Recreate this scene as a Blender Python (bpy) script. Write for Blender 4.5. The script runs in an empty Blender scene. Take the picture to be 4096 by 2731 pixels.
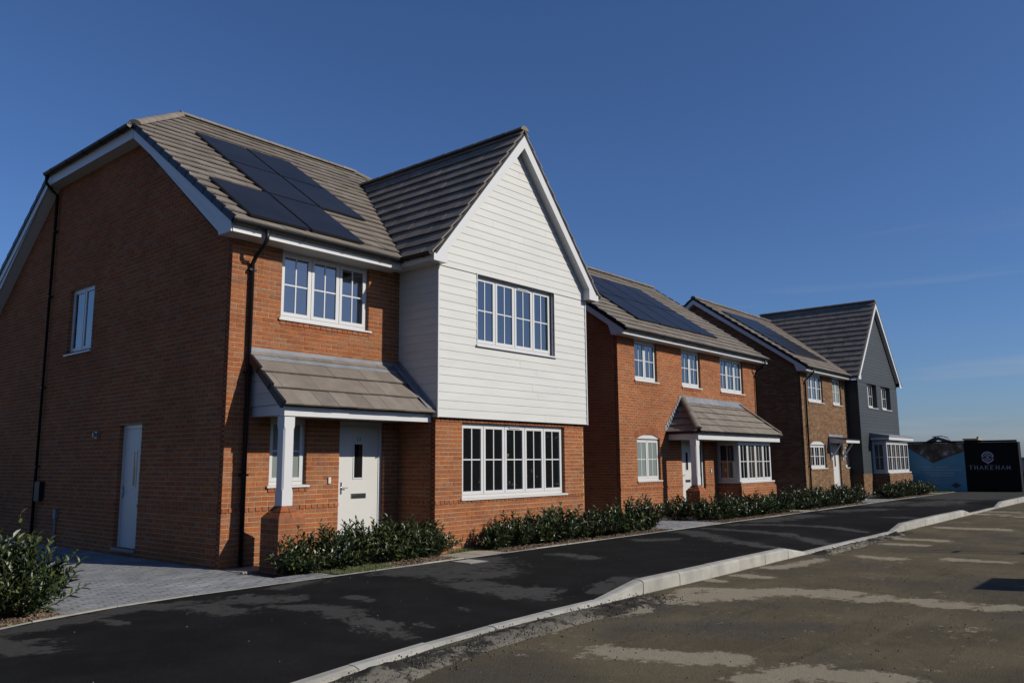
import bpy, math, random
from mathutils import Vector, Matrix, noise
random.seed(11)
S = bpy.context.scene
COL = S.collection
R_ = math.radians

# ------------------------------------------------------------------ camera
CAMP = Vector((-9.8982, -10.1372, 0.7009))
yaw, pit, rol, FPX = 0.8680, 0.1487, -0.0075, 3238.0
cf = Vector((math.sin(yaw)*math.cos(pit), math.cos(yaw)*math.cos(pit), math.sin(pit)))
cr = Vector((math.cos(yaw), -math.sin(yaw), 0)); cu = cr.cross(cf)
cr2 = math.cos(rol)*cr + math.sin(rol)*cu; cu2 = -math.sin(rol)*cr + math.cos(rol)*cu
cam = bpy.data.cameras.new('camera'); camo = bpy.data.objects.new('camera', cam); COL.objects.link(camo)
cam.sensor_width = 36; cam.lens = FPX/4096*36; cam.clip_end = 3000; cam.clip_start = .05
camo.matrix_world = Matrix(((cr2.x, cu2.x, -cf.x, CAMP.x), (cr2.y, cu2.y, -cf.y, CAMP.y), (cr2.z, cu2.z, -cf.z, CAMP.z), (0, 0, 0, 1)))
S.camera = camo

# ------------------------------------------------------------------ sky, sun, exposure
SUN = Vector((0.3007, -0.8129, 0.4988)).normalized()
W = bpy.data.worlds.new('World'); S.world = W; W.use_nodes = True
nt = W.node_tree; bg = nt.nodes['Background']
sky = nt.nodes.new('ShaderNodeTexSky'); sky.sky_type = 'NISHITA'; sky.sun_disc = False
sky.sun_elevation = math.asin(SUN.z); sky.sun_rotation = math.atan2(SUN.x, SUN.y)
sky.altitude = 0; sky.air_density = 1.0; sky.dust_density = .6; sky.ozone_density = 10.0
# faint cirrus streaks in the sky itself
tc = nt.nodes.new('ShaderNodeTexCoord'); mp = nt.nodes.new('ShaderNodeMapping')
mp.inputs['Scale'].default_value = (1.2, 1.2, 16); mp.inputs['Rotation'].default_value = (.05, .03, 0)
nz = nt.nodes.new('ShaderNodeTexNoise'); nz.inputs['Scale'].default_value = 1.7; nz.inputs['Detail'].default_value = 5; nz.inputs['Roughness'].default_value = .55
rp = nt.nodes.new('ShaderNodeValToRGB'); rp.color_ramp.elements[0].position = .58; rp.color_ramp.elements[1].position = .82
sx = nt.nodes.new('ShaderNodeSeparateXYZ'); mr = nt.nodes.new('ShaderNodeMapRange')
mr.inputs['From Min'].default_value = .30; mr.inputs['From Max'].default_value = .06; mr.inputs['To Min'].default_value = 0; mr.inputs['To Max'].default_value = .55
mm = nt.nodes.new('ShaderNodeMath'); mm.operation = 'MULTIPLY'
mx = nt.nodes.new('ShaderNodeMix'); mx.data_type = 'RGBA'; mx.inputs[7].default_value = (4.2, 4.4, 4.9, 1)
L_ = nt.links.new
L_(tc.outputs['Generated'], mp.inputs['Vector']); L_(mp.outputs['Vector'], nz.inputs['Vector']); L_(nz.outputs['Fac'], rp.inputs['Fac'])
L_(tc.outputs['Generated'], sx.inputs[0]); L_(sx.outputs['Z'], mr.inputs['Value']); L_(rp.outputs['Color'], mm.inputs[0]); L_(mr.outputs['Result'], mm.inputs[1])
tn = nt.nodes.new('ShaderNodeVectorMath'); tn.operation = 'MULTIPLY'; tn.inputs[1].default_value = (1.04, .972, 1.02); L_(sky.outputs['Color'], tn.inputs[0])
L_(mm.outputs[0], mx.inputs[0]); L_(tn.outputs['Vector'], mx.inputs[6]); L_(mx.outputs[2], bg.inputs['Color'])
bg.inputs['Strength'].default_value = 0.092
sl = bpy.data.lights.new('sun', 'SUN'); sl.energy = 5.0; sl.angle = R_(.53); sl.color = (1, .925, .79)
so = bpy.data.objects.new('sun', sl); COL.objects.link(so); so.location = (10, -40, 40)
so.rotation_euler = (-SUN).to_track_quat('-Z', 'Y').to_euler()
S.view_settings.view_transform = 'Standard'; S.view_settings.look = 'None'; S.view_settings.exposure = 0; S.view_settings.gamma = 1
S.render.engine = 'CYCLES'
S.cycles.diffuse_bounces = 1

# ------------------------------------------------------------------ materials
MATS = {}
KA = {'red_brick': .61, 'brown_brick': .60, 'mortar_buff': .60, 'mortar_brown': .60, 'leaf': .74, 'white_board': .61, 'white_upvc': .60, 'white_door': .60, 'roof_tile': .68, 'blue_board': .38, 'concrete_kerb': .60, 'bark_chip': .6, 'soil': .6, 'grass': .85, 'black_plastic': 1, 'letter_dark': 1, 'black_print': .8, 'print_blue': 1, 'print_white': 1, 'print_pale': 1, 'chrome': 1}
def mat(name, col, rough=.6, var=None, vscale=8, noise_amt=.12, bump=0, bscale=60, island=False, metal=0, spec=.5, stretch=None):
    """procedural material: base colour (or list of tones picked per piece), soft noise variation, optional bump"""
    ka = KA.get(name, .70); col = tuple(c*ka for c in col) if col else None; var = [tuple(c*ka for c in v) for v in var] if var else None
    m = bpy.data.materials.new(name); m.use_nodes = True; n = m.node_tree.nodes; l = m.node_tree.links.new
    b = n['Principled BSDF']; b.inputs['Roughness'].default_value = rough; b.inputs['Metallic'].default_value = metal
    b.inputs['Specular IOR Level'].default_value = spec
    tcn = n.new('ShaderNodeTexCoord'); src = tcn.outputs['Object']
    if True:
        g = n.new('ShaderNodeNewGeometry'); src = g.outputs['Position']
    if stretch:
        mpn = n.new('ShaderNodeMapping'); mpn.inputs['Scale'].default_value = stretch; l(src, mpn.inputs['Vector']); src = mpn.outputs['Vector']
    nzn = n.new('ShaderNodeTexNoise'); nzn.inputs['Scale'].default_value = vscale; nzn.inputs['Detail'].default_value = 5; l(src, nzn.inputs['Vector'])
    if island:
        gi = n.new('ShaderNodeNewGeometry'); oi = n.new('ShaderNodeObjectInfo')
        ad = n.new('ShaderNodeMath'); ad.operation = 'ADD'; l(gi.outputs['Random Per Island'], ad.inputs[0]); l(oi.outputs['Random'], ad.inputs[1])
        fr = n.new('ShaderNodeMath'); fr.operation = 'FRACT'; l(ad.outputs[0], fr.inputs[0])
        cr_ = n.new('ShaderNodeValToRGB'); els = cr_.color_ramp.elements
        tones = var
        while len(els) < len(tones): els.new(.5)
        for i, c in enumerate(tones):
            els[i].position = i/(len(tones)-1); els[i].color = (*c, 1)
        l(fr.outputs[0], cr_.inputs['Fac']); basec = cr_.outputs['Color']
    else:
        rgb = n.new('ShaderNodeRGB'); rgb.outputs[0].default_value = (*col, 1); basec = rgb.outputs[0]
    mrn = n.new('ShaderNodeMapRange'); mrn.inputs['From Min'].default_value = .25; mrn.inputs['From Max'].default_value = .75
    mrn.inputs['To Min'].default_value = 1-noise_amt; mrn.inputs['To Max'].default_value = 1+noise_amt; l(nzn.outputs['Fac'], mrn.inputs['Value'])
    mac = n.new('ShaderNodeTexNoise'); mac.inputs['Scale'].default_value = .55; mac.inputs['Detail'].default_value = 6; mac.inputs['Roughness'].default_value = .65; l(src, mac.inputs['Vector'])
    mr2 = n.new('ShaderNodeMapRange'); mr2.inputs['From Min'].default_value = .3; mr2.inputs['From Max'].default_value = .7; mr2.inputs['To Min'].default_value = 1-noise_amt*.7; mr2.inputs['To Max'].default_value = 1+noise_amt*.7; l(mac.outputs['Fac'], mr2.inputs['Value'])
    mu = n.new('ShaderNodeMath'); mu.operation = 'MULTIPLY'; l(mrn.outputs['Result'], mu.inputs[0]); l(mr2.outputs['Result'], mu.inputs[1])
    vm = n.new('ShaderNodeVectorMath'); vm.operation = 'SCALE'; l(basec, vm.inputs[0]); l(mu.outputs[0], vm.inputs['Scale'])
    l(vm.outputs['Vector'], b.inputs['Base Color'])
    if bump:
        bn = n.new('ShaderNodeTexNoise'); bn.inputs['Scale'].default_value = bscale; bn.inputs['Detail'].default_value = 4; l(src, bn.inputs['Vector'])
        bp_ = n.new('ShaderNodeBump'); bp_.inputs['Strength'].default_value = bump; bp_.inputs['Distance'].default_value = .01; l(bn.outputs['Fac'], bp_.inputs['Height']); l(bp_.outputs['Normal'], b.inputs['Normal'])
    MATS[name] = m; return m
mat('red_brick', None, .9, var=[(.36, .125, .058), (.43, .148, .065), (.33, .11, .053), (.40, .162, .083), (.30, .122, .073), (.45, .155, .06), (.37, .175, .103), (.41, .132, .055)], island=True, vscale=18, noise_amt=.22, bump=.35, bscale=90, spec=.1)
mat('brown_brick', None, .9, var=[(.22, .125, .07), (.27, .17, .10), (.17, .085, .05), (.30, .20, .12), (.22, .105, .06), (.19, .125, .08)], island=True, vscale=18, noise_amt=.2, bump=.35, bscale=90, spec=.1)
mat('mortar_buff', (.60, .43, .235), .95, vscale=3, noise_amt=.22, spec=.05)
mat('mortar_brown', (.36, .27, .165), .95, vscale=3, noise_amt=.22, spec=.05)
mat('roof_tile', None, .8, var=[(.226, .196, .168), (.256, .224, .193), (.195, .170, .148), (.240, .204, .174), (.268, .238, .208)], island=True, vscale=5, noise_amt=.14, bump=.2, bscale=120, spec=.25)
mat('white_board', None, .55, var=[(.735, .745, .72), (.75, .755, .735), (.72, .73, .71)], island=True, vscale=1.3, noise_amt=.05, bump=.12, bscale=40, stretch=(1, 1, 8))
mat('blue_board', None, .6, var=[(.036, .053, .066), (.042, .06, .073), (.032, .049, .061)], island=True, vscale=4, noise_amt=.08, bump=.15, bscale=40, stretch=(1, 1, 8))
mat('white_upvc', (.80, .81, .82), .32, vscale=3, noise_amt=.02)
mat('white_door', (.78, .78, .76), .38, vscale=3, noise_amt=.02, bump=.05, bscale=150)
mat('black_plastic', (.008, .009, .011), .42, noise_amt=.1, spec=.25)
mat('solar_glass', (.020, .021, .025), .34, vscale=1.5, noise_amt=.2, spec=.22)
mat('solar_frame', (.012, .012, .014), .4)
mat('lead', (.24, .255, .285), .5, vscale=5, noise_amt=.22, bump=.2, bscale=14)
mat('chrome', (.55, .55, .55), .22, metal=1)
mat('black_print', (.007, .007, .008), .6, spec=.12)
mat('letter_dark', (.012, .013, .015), .4)
mat('grey_plastic', (.22, .23, .25), .5)
mat('concrete_kerb', None, .85, var=[(.46, .45, .405), (.50, .49, .45), (.42, .40, .35)], island=True, vscale=4, noise_amt=.22, bump=.2, bscale=80)
mat('block_grey', None, .85, var=[(.25, .26, .275), (.29, .30, .315), (.21, .22, .235), (.27, .275, .28)], island=True, vscale=2, noise_amt=.22, bump=.15, bscale=120)
mat('edging_concrete', None, .9, var=[(.34, .33, .29), (.40, .39, .35), (.28, .27, .24)], island=True, vscale=5, noise_amt=.3)
mat('joint_sand', (.10, .10, .095), .95, noise_amt=.2)
mat('slab_buff', None, .85, var=[(.40, .36, .27), (.36, .33, .25), (.43, .38, .29)], island=True, vscale=4, noise_amt=.1)
mat('soil', (.05, .035, .024), .95, vscale=9, noise_amt=.35, bump=.6, bscale=25)
mat('bark_chip', None, .85, var=[(.10, .06, .038), (.22, .14, .085), (.06, .04, .028), (.36, .26, .17), (.14, .085, .05)], island=True, vscale=20, noise_amt=.2)
mat('leaf', None, .40, var=[(.022, .042, .015), (.034, .058, .018), (.016, .032, .014), (.06, .085, .020), (.026, .046, .019), (.11, .13, .030), (.035, .052, .02)], island=True, vscale=3, noise_amt=.3, spec=.38)
mat('stem', (.06, .075, .03), .7)
mat('grass', None, .6, var=[(.05, .10, .02), (.08, .14, .03), (.11, .16, .04), (.06, .11, .03)], island=True, noise_amt=.2)
mat('turf', (.05, .085, .022), .9, vscale=12, noise_amt=.3)
mat('dirt', (.20, .17, .125), .95, vscale=1.2, noise_amt=.25, bump=.4, bscale=8)
mat('unseen_hedge', None, .8, var=[(.03, .045, .02), (.02, .035, .016), (.045, .055, .025)], island=True, noise_amt=.2)  # foliage of the added hedge that darkens the pane reflections
mat('digger_dark', (.03, .033, .04), .5)
mat('digger_grey', (.45, .46, .52), .4)
mat('digger_yellow', (.62, .42, .06), .45)
mat('digger_tan', (.55, .33, .11), .5)
mat('digger_orange', (.62, .13, .03), .45)
mat('pallet_wood', (.35, .25, .14), .8, noise_amt=.2)
mat('plastic_wrap', (.42, .40, .46), .4)
mat('board_dark', (.012, .012, .013), .7, spec=.15)
mat('galvanised', (.35, .36, .37), .4, metal=.7)

def glass(name, under, ior=1.9, rough=.01):
    m = bpy.data.materials.new(name); m.use_nodes = True; n = m.node_tree.nodes; l = m.node_tree.links.new
    out = n['Material Output']; n.remove(n['Principled BSDF'])
    d = n.new('ShaderNodeBsdfDiffuse'); g = n.new('ShaderNodeBsdfGlossy'); g.inputs['Roughness'].default_value = rough
    g.inputs['Color'].default_value = (.92, .96, 1, 1); f = n.new('ShaderNodeFresnel'); f.inputs['IOR'].default_value = ior
    ge = n.new('ShaderNodeNewGeometry'); nn = n.new('ShaderNodeTexNoise'); nn.inputs['Scale'].default_value = 1.6; l(ge.outputs['Position'], nn.inputs['Vector'])
    bu = n.new('ShaderNodeBump'); bu.inputs['Strength'].default_value = .03; bu.inputs['Distance'].default_value = .05; l(nn.outputs['Fac'], bu.inputs['Height']); l(bu.outputs['Normal'], g.inputs['Normal'])
    rgb = n.new('ShaderNodeRGB'); rgb.outputs[0].default_value = (*under, 1); l(rgb.outputs[0], d.inputs['Color'])
    mxn = n.new('ShaderNodeMixShader'); l(f.outputs[0], mxn.inputs[0]); l(d.outputs[0], mxn.inputs[1]); l(g.outputs[0], mxn.inputs[2]); l(mxn.outputs[0], out.inputs['Surface'])
    MATS[name] = m
glass('pane_dark', (.008, .009, .010), 2.8); glass('pane_blind', (.17, .205, .20)); glass('pane_room', (.035, .032, .028)); glass('pane_amber', (.30, .23, .08), 1.5)

# ------------------------------------------------------------------ mesh helpers
Z3 = Vector((0, 0, 1))
class MB:
    def __init__(s, fr=None): s.v = []; s.f = []; s.fr = fr
    def T(s, p):
        if s.fr is None: return Vector(p)
        o, u, n = s.fr; return o + u*p[0] + n*p[1] + Z3*p[2]
    def add(s, pts, faces):
        b = len(s.v); s.v += [s.T(p) for p in pts]
        s.f += [tuple(b+i for i in (f if s.fr is None else f[::-1])) for f in faces]; return s
    def box(s, a0, a1, b0, b1, c0, c1):
        return s.add([(a0, b0, c0), (a1, b0, c0), (a1, b1, c0), (a0, b1, c0), (a0, b0, c1), (a1, b0, c1), (a1, b1, c1), (a0, b1, c1)],
                     [(0, 3, 2, 1), (4, 5, 6, 7), (0, 1, 5, 4), (1, 2, 6, 5), (2, 3, 7, 6), (3, 0, 4, 7)])
    def quad(s, *p): return s.add(p, [tuple(range(len(p)))])
    def prism(s, poly, vec):
        n = len(poly); vec = Vector(vec); top = [Vector(p)+vec for p in poly]
        return s.add(list(poly)+top, [tuple(range(n))[::-1], tuple(range(n, 2*n))]+[(i, (i+1) % n, n+(i+1) % n, n+i) for i in range(n)])
    def loft(s, r0, r1):
        n = len(r0)
        return s.add(list(r0)+list(r1), [tuple(range(n))[::-1], tuple(range(n, 2*n))]+[(i, (i+1) % n, n+(i+1) % n, n+i) for i in range(n)])
    def tube(s, path, r, seg=8, arc=None):
        path = [Vector(p) for p in path]; rings = []
        for i, p in enumerate(path):
            t = (path[min(i+1, len(path)-1)]-path[max(i-1, 0)]).normalized()
            a = t.cross(Z3); a = a.normalized() if a.length > 1e-3 else Vector((1, 0, 0)); b = a.cross(t)
            rr = r[i] if isinstance(r, (list, tuple)) else r
            rings.append([p+(a*math.cos(2*math.pi*k/seg)+b*math.sin(2*math.pi*k/seg))*rr for k in range(seg)])
        b0 = len(s.v)
        pts = [q for rg in rings for q in rg]; fs = []
        for i in range(len(path)-1):
            for k in range(seg):
                k2 = (k+1) % seg; fs.append((i*seg+k, i*seg+k2, (i+1)*seg+k2, (i+1)*seg+k))
        fs.append(tuple(range(seg))[::-1]); fs.append(tuple((len(path)-1)*seg+k for k in range(seg)))
        return s.add(pts, fs)
    def mesh(s, name):
        me = bpy.data.meshes.new(name); me.from_pydata([tuple(v) for v in s.v], [], s.f); me.update(); return me
    def build(s, name, m, parent=None, smooth=False, kind=None, label=None, cat=None, group=None):
        o = bpy.data.objects.new(name, s.mesh(name)); COL.objects.link(o); o.data.materials.append(MATS[m])
        if smooth: o.data.polygons.foreach_set('use_smooth', [True]*len(o.data.polygons))
        attach(o, parent)
        if kind: o['kind'] = kind
        if label: o['label'] = label
        if cat: o['category'] = cat
        if group: o['group'] = group
        return o
def attach(o, parent):
    if parent is not None:
        o.parent = parent; o.matrix_parent_inverse = Matrix.Translation(-parent.location) if parent.type == 'EMPTY' else Matrix.Identity(4)
def thing(name, label, cat, loc, group=None):
    o = bpy.data.objects.new(name, None); COL.objects.link(o); o.location = loc; o.empty_display_size = .2
    o['label'] = label; o['category'] = cat
    if group: o['group'] = group
    return o
def inst(name, me, m, parent, loc, rot=None):
    o = bpy.data.objects.new(name, me); COL.objects.link(o)
    if not me.materials: me.materials.append(MATS[m])
    o.location = loc
    if rot: o.rotation_euler = rot
    attach(o, parent); return o
FRONT = lambda y: (Vector((0, y, 0)), Vector((1, 0, 0)), Vector((0, -1, 0)))
LEFT = lambda x: (Vector((x, 0, 0)), Vector((0, -1, 0)), Vector((-1, 0, 0)))     # local u = -y
RIGHT = lambda x: (Vector((x, 0, 0)), Vector((0, 1, 0)), Vector((1, 0, 0)))
BACK = lambda y: (Vector((0, y, 0)), Vector((-1, 0, 0)), Vector((0, 1, 0)))

def clip(poly, reg):
    """clip 2-D polygon by convex ccw region"""
    out = poly
    for i in range(len(reg)):
        ax, ay = reg[i]; bx, by = reg[(i+1) % len(reg)]
        inp, out = out, []
        if not inp: break
        d = lambda p: (bx-ax)*(p[1]-ay)-(by-ay)*(p[0]-ax)
        for j in range(len(inp)):
            p, q = inp[j], inp[(j+1) % len(inp)]; dp, dq = d(p), d(q)
            if dp >= 0: out.append(p)
            if dp*dq < 0:
                t = dp/(dp-dq); out.append((p[0]+(q[0]-p[0])*t, p[1]+(q[1]-p[1])*t))
    return out
def area(p): return abs(sum(p[i][0]*p[(i+1) % len(p)][1]-p[(i+1) % len(p)][0]*p[i][1] for i in range(len(p))))/2

# ------------------------------------------------------------------ brickwork
MESHCACHE = {}
class House:
    def __init__(s, name, label, loc, brick, mortar, oz, group=None):
        s.root = thing(name, label, 'house', loc, group); s.brick = brick; s.mortar = mortar; s.oz = oz; s.bricks = []; s.tiles = []
    def wall(s, fr, U0, U1, Z0, Z1, openings=(), headers=(), proud=(), top=None, half0=False, name='wall'):
        """brick wall in frame fr (local u, outward n, z). openings: (u0,u1,z0,z1). top(u): upper limit"""
        oz = s.oz; mb = MB(fr); us = sorted({U0, U1}|{o[0] for o in openings}|{o[1] for o in openings}); zs = sorted({Z0, Z1}|{o[2] for o in openings}|{o[3] for o in openings})
        if top:
            ulist = sorted(set(us)|{top_u for top_u in top[1]}); us = ulist
        f = top[0] if top else (lambda u: Z1)
        m_ = -.006
        for i in range(len(us)-1):
            a, b = us[i], us[i+1]
            for j in range(len(zs)-1):
                c, d = zs[j], zs[j+1]
                if any(o[0] < (a+b)/2 < o[1] and o[2] < (c+d)/2 < o[3] for o in openings): continue
                da, db = (f(a), f(b)) if j == len(zs)-2 else (d, d)
                mb.quad((a, m_, c), (b, m_, c), (b, m_, max(c, db)), (a, m_, max(c, da)))
        for o in openings:
            a, b, c, d = o; e = .0015
            mb.quad((a-e, m_, c), (a-e, m_, d), (a-e, -.14, d), (a-e, -.14, c)); mb.quad((b+e, m_, d), (b+e, m_, c), (b+e, -.14, c), (b+e, -.14, d))
            mb.quad((a, m_, d+e), (b, m_, d+e), (b, -.14, d+e), (a, -.14, d+e)); mb.quad((b, m_, c-e), (a, m_, c-e), (a, -.14, c-e), (b, -.14, c-e))
        w = mb.build(name, s.mortar, s.root)
        k = math.floor((Z0-oz)/.075)
        while oz+k*.075 < Z1-.02:
            z0 = oz+k*.075+.006; z1 = z0+.063; zm = (z0+z1)/2
            hd = k in headers; L = .101 if hd else .213; pr = .012 if k in proud else random.uniform(-.0012, .0012)
            u = U0 - (0 if (k % 2 == 0) != half0 else .1125) - (0 if not hd else 0)
            while u < U1:
                ivs = [(max(u, U0), min(u+L, U1))]
                for o in openings:
                    if o[2] < zm < o[3]:
                        nv = []
                        for a, b in ivs:
                            if b <= o[0] or a >= o[1]: nv.append((a, b))
                            else:
                                if a < o[0]: nv.append((a, o[0]))
                                if b > o[1]: nv.append((o[1], b))
                        ivs = nv
                for a, b in ivs:
                    for o in openings:
                        if o[2] < zm < o[3]:
                            if 0 < o[0]-b < .05: b = o[0]
                            if 0 < a-o[1] < .05: a = o[1]
                    if b-a > .036 and z1 <= min(f(a), f(b))+.03:
                        p = pr+random.uniform(-.0008, .0008)
                        s.bricks.append((fr, a, b, z0, z1, p, w))
                u += L+.012
            k += 1
        return w
    def finish_bricks(s, limit=300):
        def key(b):
            fr, a, c, z0, z1, p, w = b; o, u, n = fr; ctr = o+u*(a+c)/2+Z3*(z0+z1)/2; d = ctr-CAMP
            facing = -(d.normalized().dot(n)); vis = 1 if facing > .05 else 0
            xv, yv, zv = d.dot(cr2), d.dot(cu2), d.dot(cf)
            if zv <= 0 or abs(xv/zv*FPX) > 2048 or abs(yv/zv*FPX) > 1365: vis = 0
            lit = 1 if n.dot(SUN) > 0 else .35
            return -(vis*lit*facing*(c-a)/d.length_squared)
        bs = sorted(s.bricks, key=key)
        for b in bs[:limit]:
            fr, a, c, z0, z1, p, w = b; o, u, n = fr; L = round(c-a, 3); kk = (L, s.brick)
            if kk not in MESHCACHE:
                m = MB().box(-L/2, L/2, 0, .1, -.0315, .0315); MESHCACHE[kk] = m.mesh('brick')
            ctr = o+u*(a+c)/2+Z3*(z0+z1)/2+n*p
            rz = math.atan2(u.y, u.x); inst('brick', MESHCACHE[kk], s.brick, w, ctr, (0, 0, rz))
        rest = {}
        m = MB()
        for b in bs[limit:]:
            fr, a, c, z0, z1, p, w = b; m.fr = fr; m.box(a, c, p, -.1, z0, z1)
        m.fr = None; m.build('brickwork', s.brick, s.root, kind='stuff')
    # -------------------------------------------------------------- roofs
    def slope(s, o, u, v, regs, gauge=.345, width=.30, deck=.05, tiles=True, name='roof', mat_='roof_tile', u0=None):
        o, u, v = Vector(o), Vector(u).normalized(), Vector(v).normalized(); n = u.cross(v)
        if n.z < 0: n = -n
        mb = MB()
        for r in regs:
            mb.prism([o+u*a+v*b for a, b in r], -n*deck)
        rf = mb.build(name, 'black_plastic' if tiles else mat_, s.root)
        if not tiles: return rf
        allu = [a for r in regs for a, b in r]; allv = [b for r in regs for a, b in r]
        base = min(allu) if u0 is None else u0
        k = 0; vv = min(allv)-.045
        while vv < max(allv)-.02:
            a = base-(width/2 if k % 2 else 0)
            while a < max(allu):
                lift = random.uniform(0, .007); jv = random.uniform(-.004, .004)
                q = [(a+.0015, vv+jv), (a+width-.0015, vv+jv), (a+width-.0015, vv+gauge+.06), (a+.0015, vv+gauge+.06)]
                for r in regs:
                    rr = r
                    if k == 0: rr = [(x, y-.06 if y < min(allv)+.001 else y) for x, y in r]
                    p = clip(q, rr)
                    if len(p) > 2 and area(p) > .002:
                        s.tiles.append((o, u, v, n, p, vv, gauge+.06, lift, rf, len(p) == 4 and area(p) > (width-.003)*(gauge+.06)-1e-4, mat_))
                a += width
            k += 1; vv += gauge
        return rf
    def finish_tiles(s, limit=300):
        def key(t):
            o, u, v, n, p, v0, L, lift, rf, full, mm_ = t; c = o+u*(sum(q[0] for q in p)/len(p))+v*(sum(q[1] for q in p)/len(p)); d = c-CAMP
            return -max(0, -(d.normalized().dot(n)))*area(p)/d.length_squared
        ts = sorted(s.tiles, key=key); rest = MB(); rm = 'roof_tile'
        for i, t in enumerate(ts):
            o, u, v, n, p, v0, L, lift, rf, full, mm_ = t
            c = o+u*p[0][0]+v*p[0][1]
            h = lambda q: .010+(1-(q[1]-v0)/L)*.042+lift
            mb = MB() if i < limit else rest
            bot = [o+u*q[0]+v*q[1]+n*(h(q)-.024) for q in p]; topv = [o+u*q[0]+v*q[1]+n*h(q) for q in p]
            mb.loft(bot, topv)
            if i < limit: mb.build('roof_tile', mm_, rf)
        if rest.v: rest.build('tiling', rm, s.root, kind='stuff')
    def ridge(s, p0, p1, r=.12, step=.45, parent=None):
        p0, p1 = Vector(p0), Vector(p1); d = p1-p0; n = max(1, round(d.length/step)); t = d.normalized()
        a = t.cross(Z3).normalized(); b = a.cross(t)
        for i in range(n):
            q0 = p0+d*(i/n)+t*.004; q1 = p0+d*((i+1)/n)+t*.012; mb = MB(); rr = [r, r*.955]
            rings = []
            for q, k in ((q0, rr[0]), (q1, rr[1])):
                rings.append([q+(a*math.cos(math.pi*j/8)*k+b*(math.sin(math.pi*j/8)*k*.75-.03)) for j in range(9)])
            mb.loft(rings[0], rings[1]); mb.build('ridge_tile', 'roof_tile', parent or s.root)
    # -------------------------------------------------------------- joinery
    def window(s, fr, u0, u1, z0, z1, lights=2, bars=True, recess=.07, pane='pane_dark', sill=True, fw=.04, sw=.05, vent=None, bottom_frame=.05, panes=None):
        n0 = -recess; mb = MB(fr)
        mb.box(u0, u0+fw, n0-.06, n0, z0, z1); mb.box(u1-fw, u1, n0-.06, n0, z0, z1)
        mb.box(u0+fw, u1-fw, n0-.06, n0-.0005, z1-fw, z1); mb.box(u0+fw, u1-fw, n0-.06, n0-.0005, z0, z0+bottom_frame)
        step = (u1-u0-2*fw+fw*.5)/lights
        for i in range(1, lights):
            x = u0+fw+step*i-fw*.25; mb.box(x-fw*.25, x+fw*.25, n0-.06, n0-.001, z0+bottom_frame, z1-fw)
        w = mb.build('window', 'white_upvc', s.root)
        for i in range(lights):
            a = u0+fw+step*i+.004; b = a+step-fw*.5-.008; c = z0+bottom_frame+.004; d = z1-fw-.004
            m = MB(fr); q = n0+.006
            m.box(a, a+sw, n0-.05, q, c, d); m.box(b-sw, b, n0-.05, q, c, d); m.box(a+sw, b-sw, n0-.05, q-.0008, d-sw, d); m.box(a+sw, b-sw, n0-.05, q-.0008, c, c+sw+.01)
            m.build('sash', 'white_upvc', w)
            pm = panes[i] if panes else pane
            m = MB(fr); m.box(a+sw-.004, b-sw+.004, n0-.03, n0-.012, c+sw+.006, d-sw+.004); m.build('pane', pm, w)
            if bars:
                m = MB(fr); ux = (a+b)/2; zz = (c+sw+.01+d-sw)/2; bw = .0115
                m.box(ux-bw, ux+bw, n0-.012, n0-.004, c+sw+.01, d-sw); m.box(a+sw, ux-bw, n0-.012, n0-.0045, zz-bw, zz+bw); m.box(ux+bw, b-sw, n0-.012, n0-.0045, zz-bw, zz+bw)
                m.build('glazing_bar', 'white_upvc', w)
        if sill:
            m = MB(fr); m.prism([(u0-.03, -recess, z0-.002), (u0-.03, .035, z0-.012), (u0-.03, .035, z0-.045), (u0-.03, -recess, z0-.04)], (0, 0, 0)) if False else None
            a, b = u0-.0, u1+.0; e = .045
            pts = lambda uu: [(uu, -recess-.01, z0+.004), (uu, .04, z0-.01), (uu, .04, z0-.04), (uu, -recess-.01, z0-.03)]
            m.loft(pts(a-e), pts(b+e)); m.build('sill', 'white_upvc', w)
        if vent is not None:
            m = MB(fr); m.box(vent-.17, vent+.17, n0+.006, n0+.022, z1-.07, z1-.045); m.build('trickle_vent', 'white_upvc', w)
        return w
    def gutter(s, p0, p1, out, r=.066, brackets=.85, name='gutter'):
        """half-round gutter from p0 to p1, open top; out = unit vector away from wall"""
        p0, p1, out = Vector(p0), Vector(p1), Vector(out); mb = MB()
        pr = [(math.cos(math.pi+math.pi*i/8), math.sin(math.pi+math.pi*i/8)) for i in range(9)]
        outer = [(x*r, y*r) for x, y in pr]; inner = [(x*(r-.006), y*(r-.006)) for x, y in pr[::-1]]; prof = outer+inner
        mb.loft([p0+out*x+Z3*y for x, y in prof], [p1+out*x+Z3*y for x, y in prof])
        d = p1-p0
        for e, t in ((p0, 0.), (p1, 0.)):
            mb.prism([e+out*x+Z3*y for x, y in outer], d.normalized()*.004)
        g = mb.build(name, 'black_plastic', s.root)
        n = max(1, int(d.length/brackets))
        for i in range(n+1):
            q = p0+d*((i+.5)/(n+1)) ; t = d.normalized(); m = MB(); k = r+.007
            o2 = [(x*k, y*k) for x, y in pr]+[(x*(r+.001), y*(r+.001)) for x, y in pr[::-1]]
            m.loft([q-t*.018+out*x+Z3*y for x, y in o2], [q+t*.018+out*x+Z3*y for x, y in o2])
            m.prism([q-t*.018-out*(r)+Z3*(-.06), q-t*.018-out*(r+.03)+Z3*(-.06), q-t*.018-out*(r+.03)+Z3*.0, q-t*.018-out*r+Z3*.0], t*.036)
            m.build('gutter_bracket', 'black_plastic', g)
        return g
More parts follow.
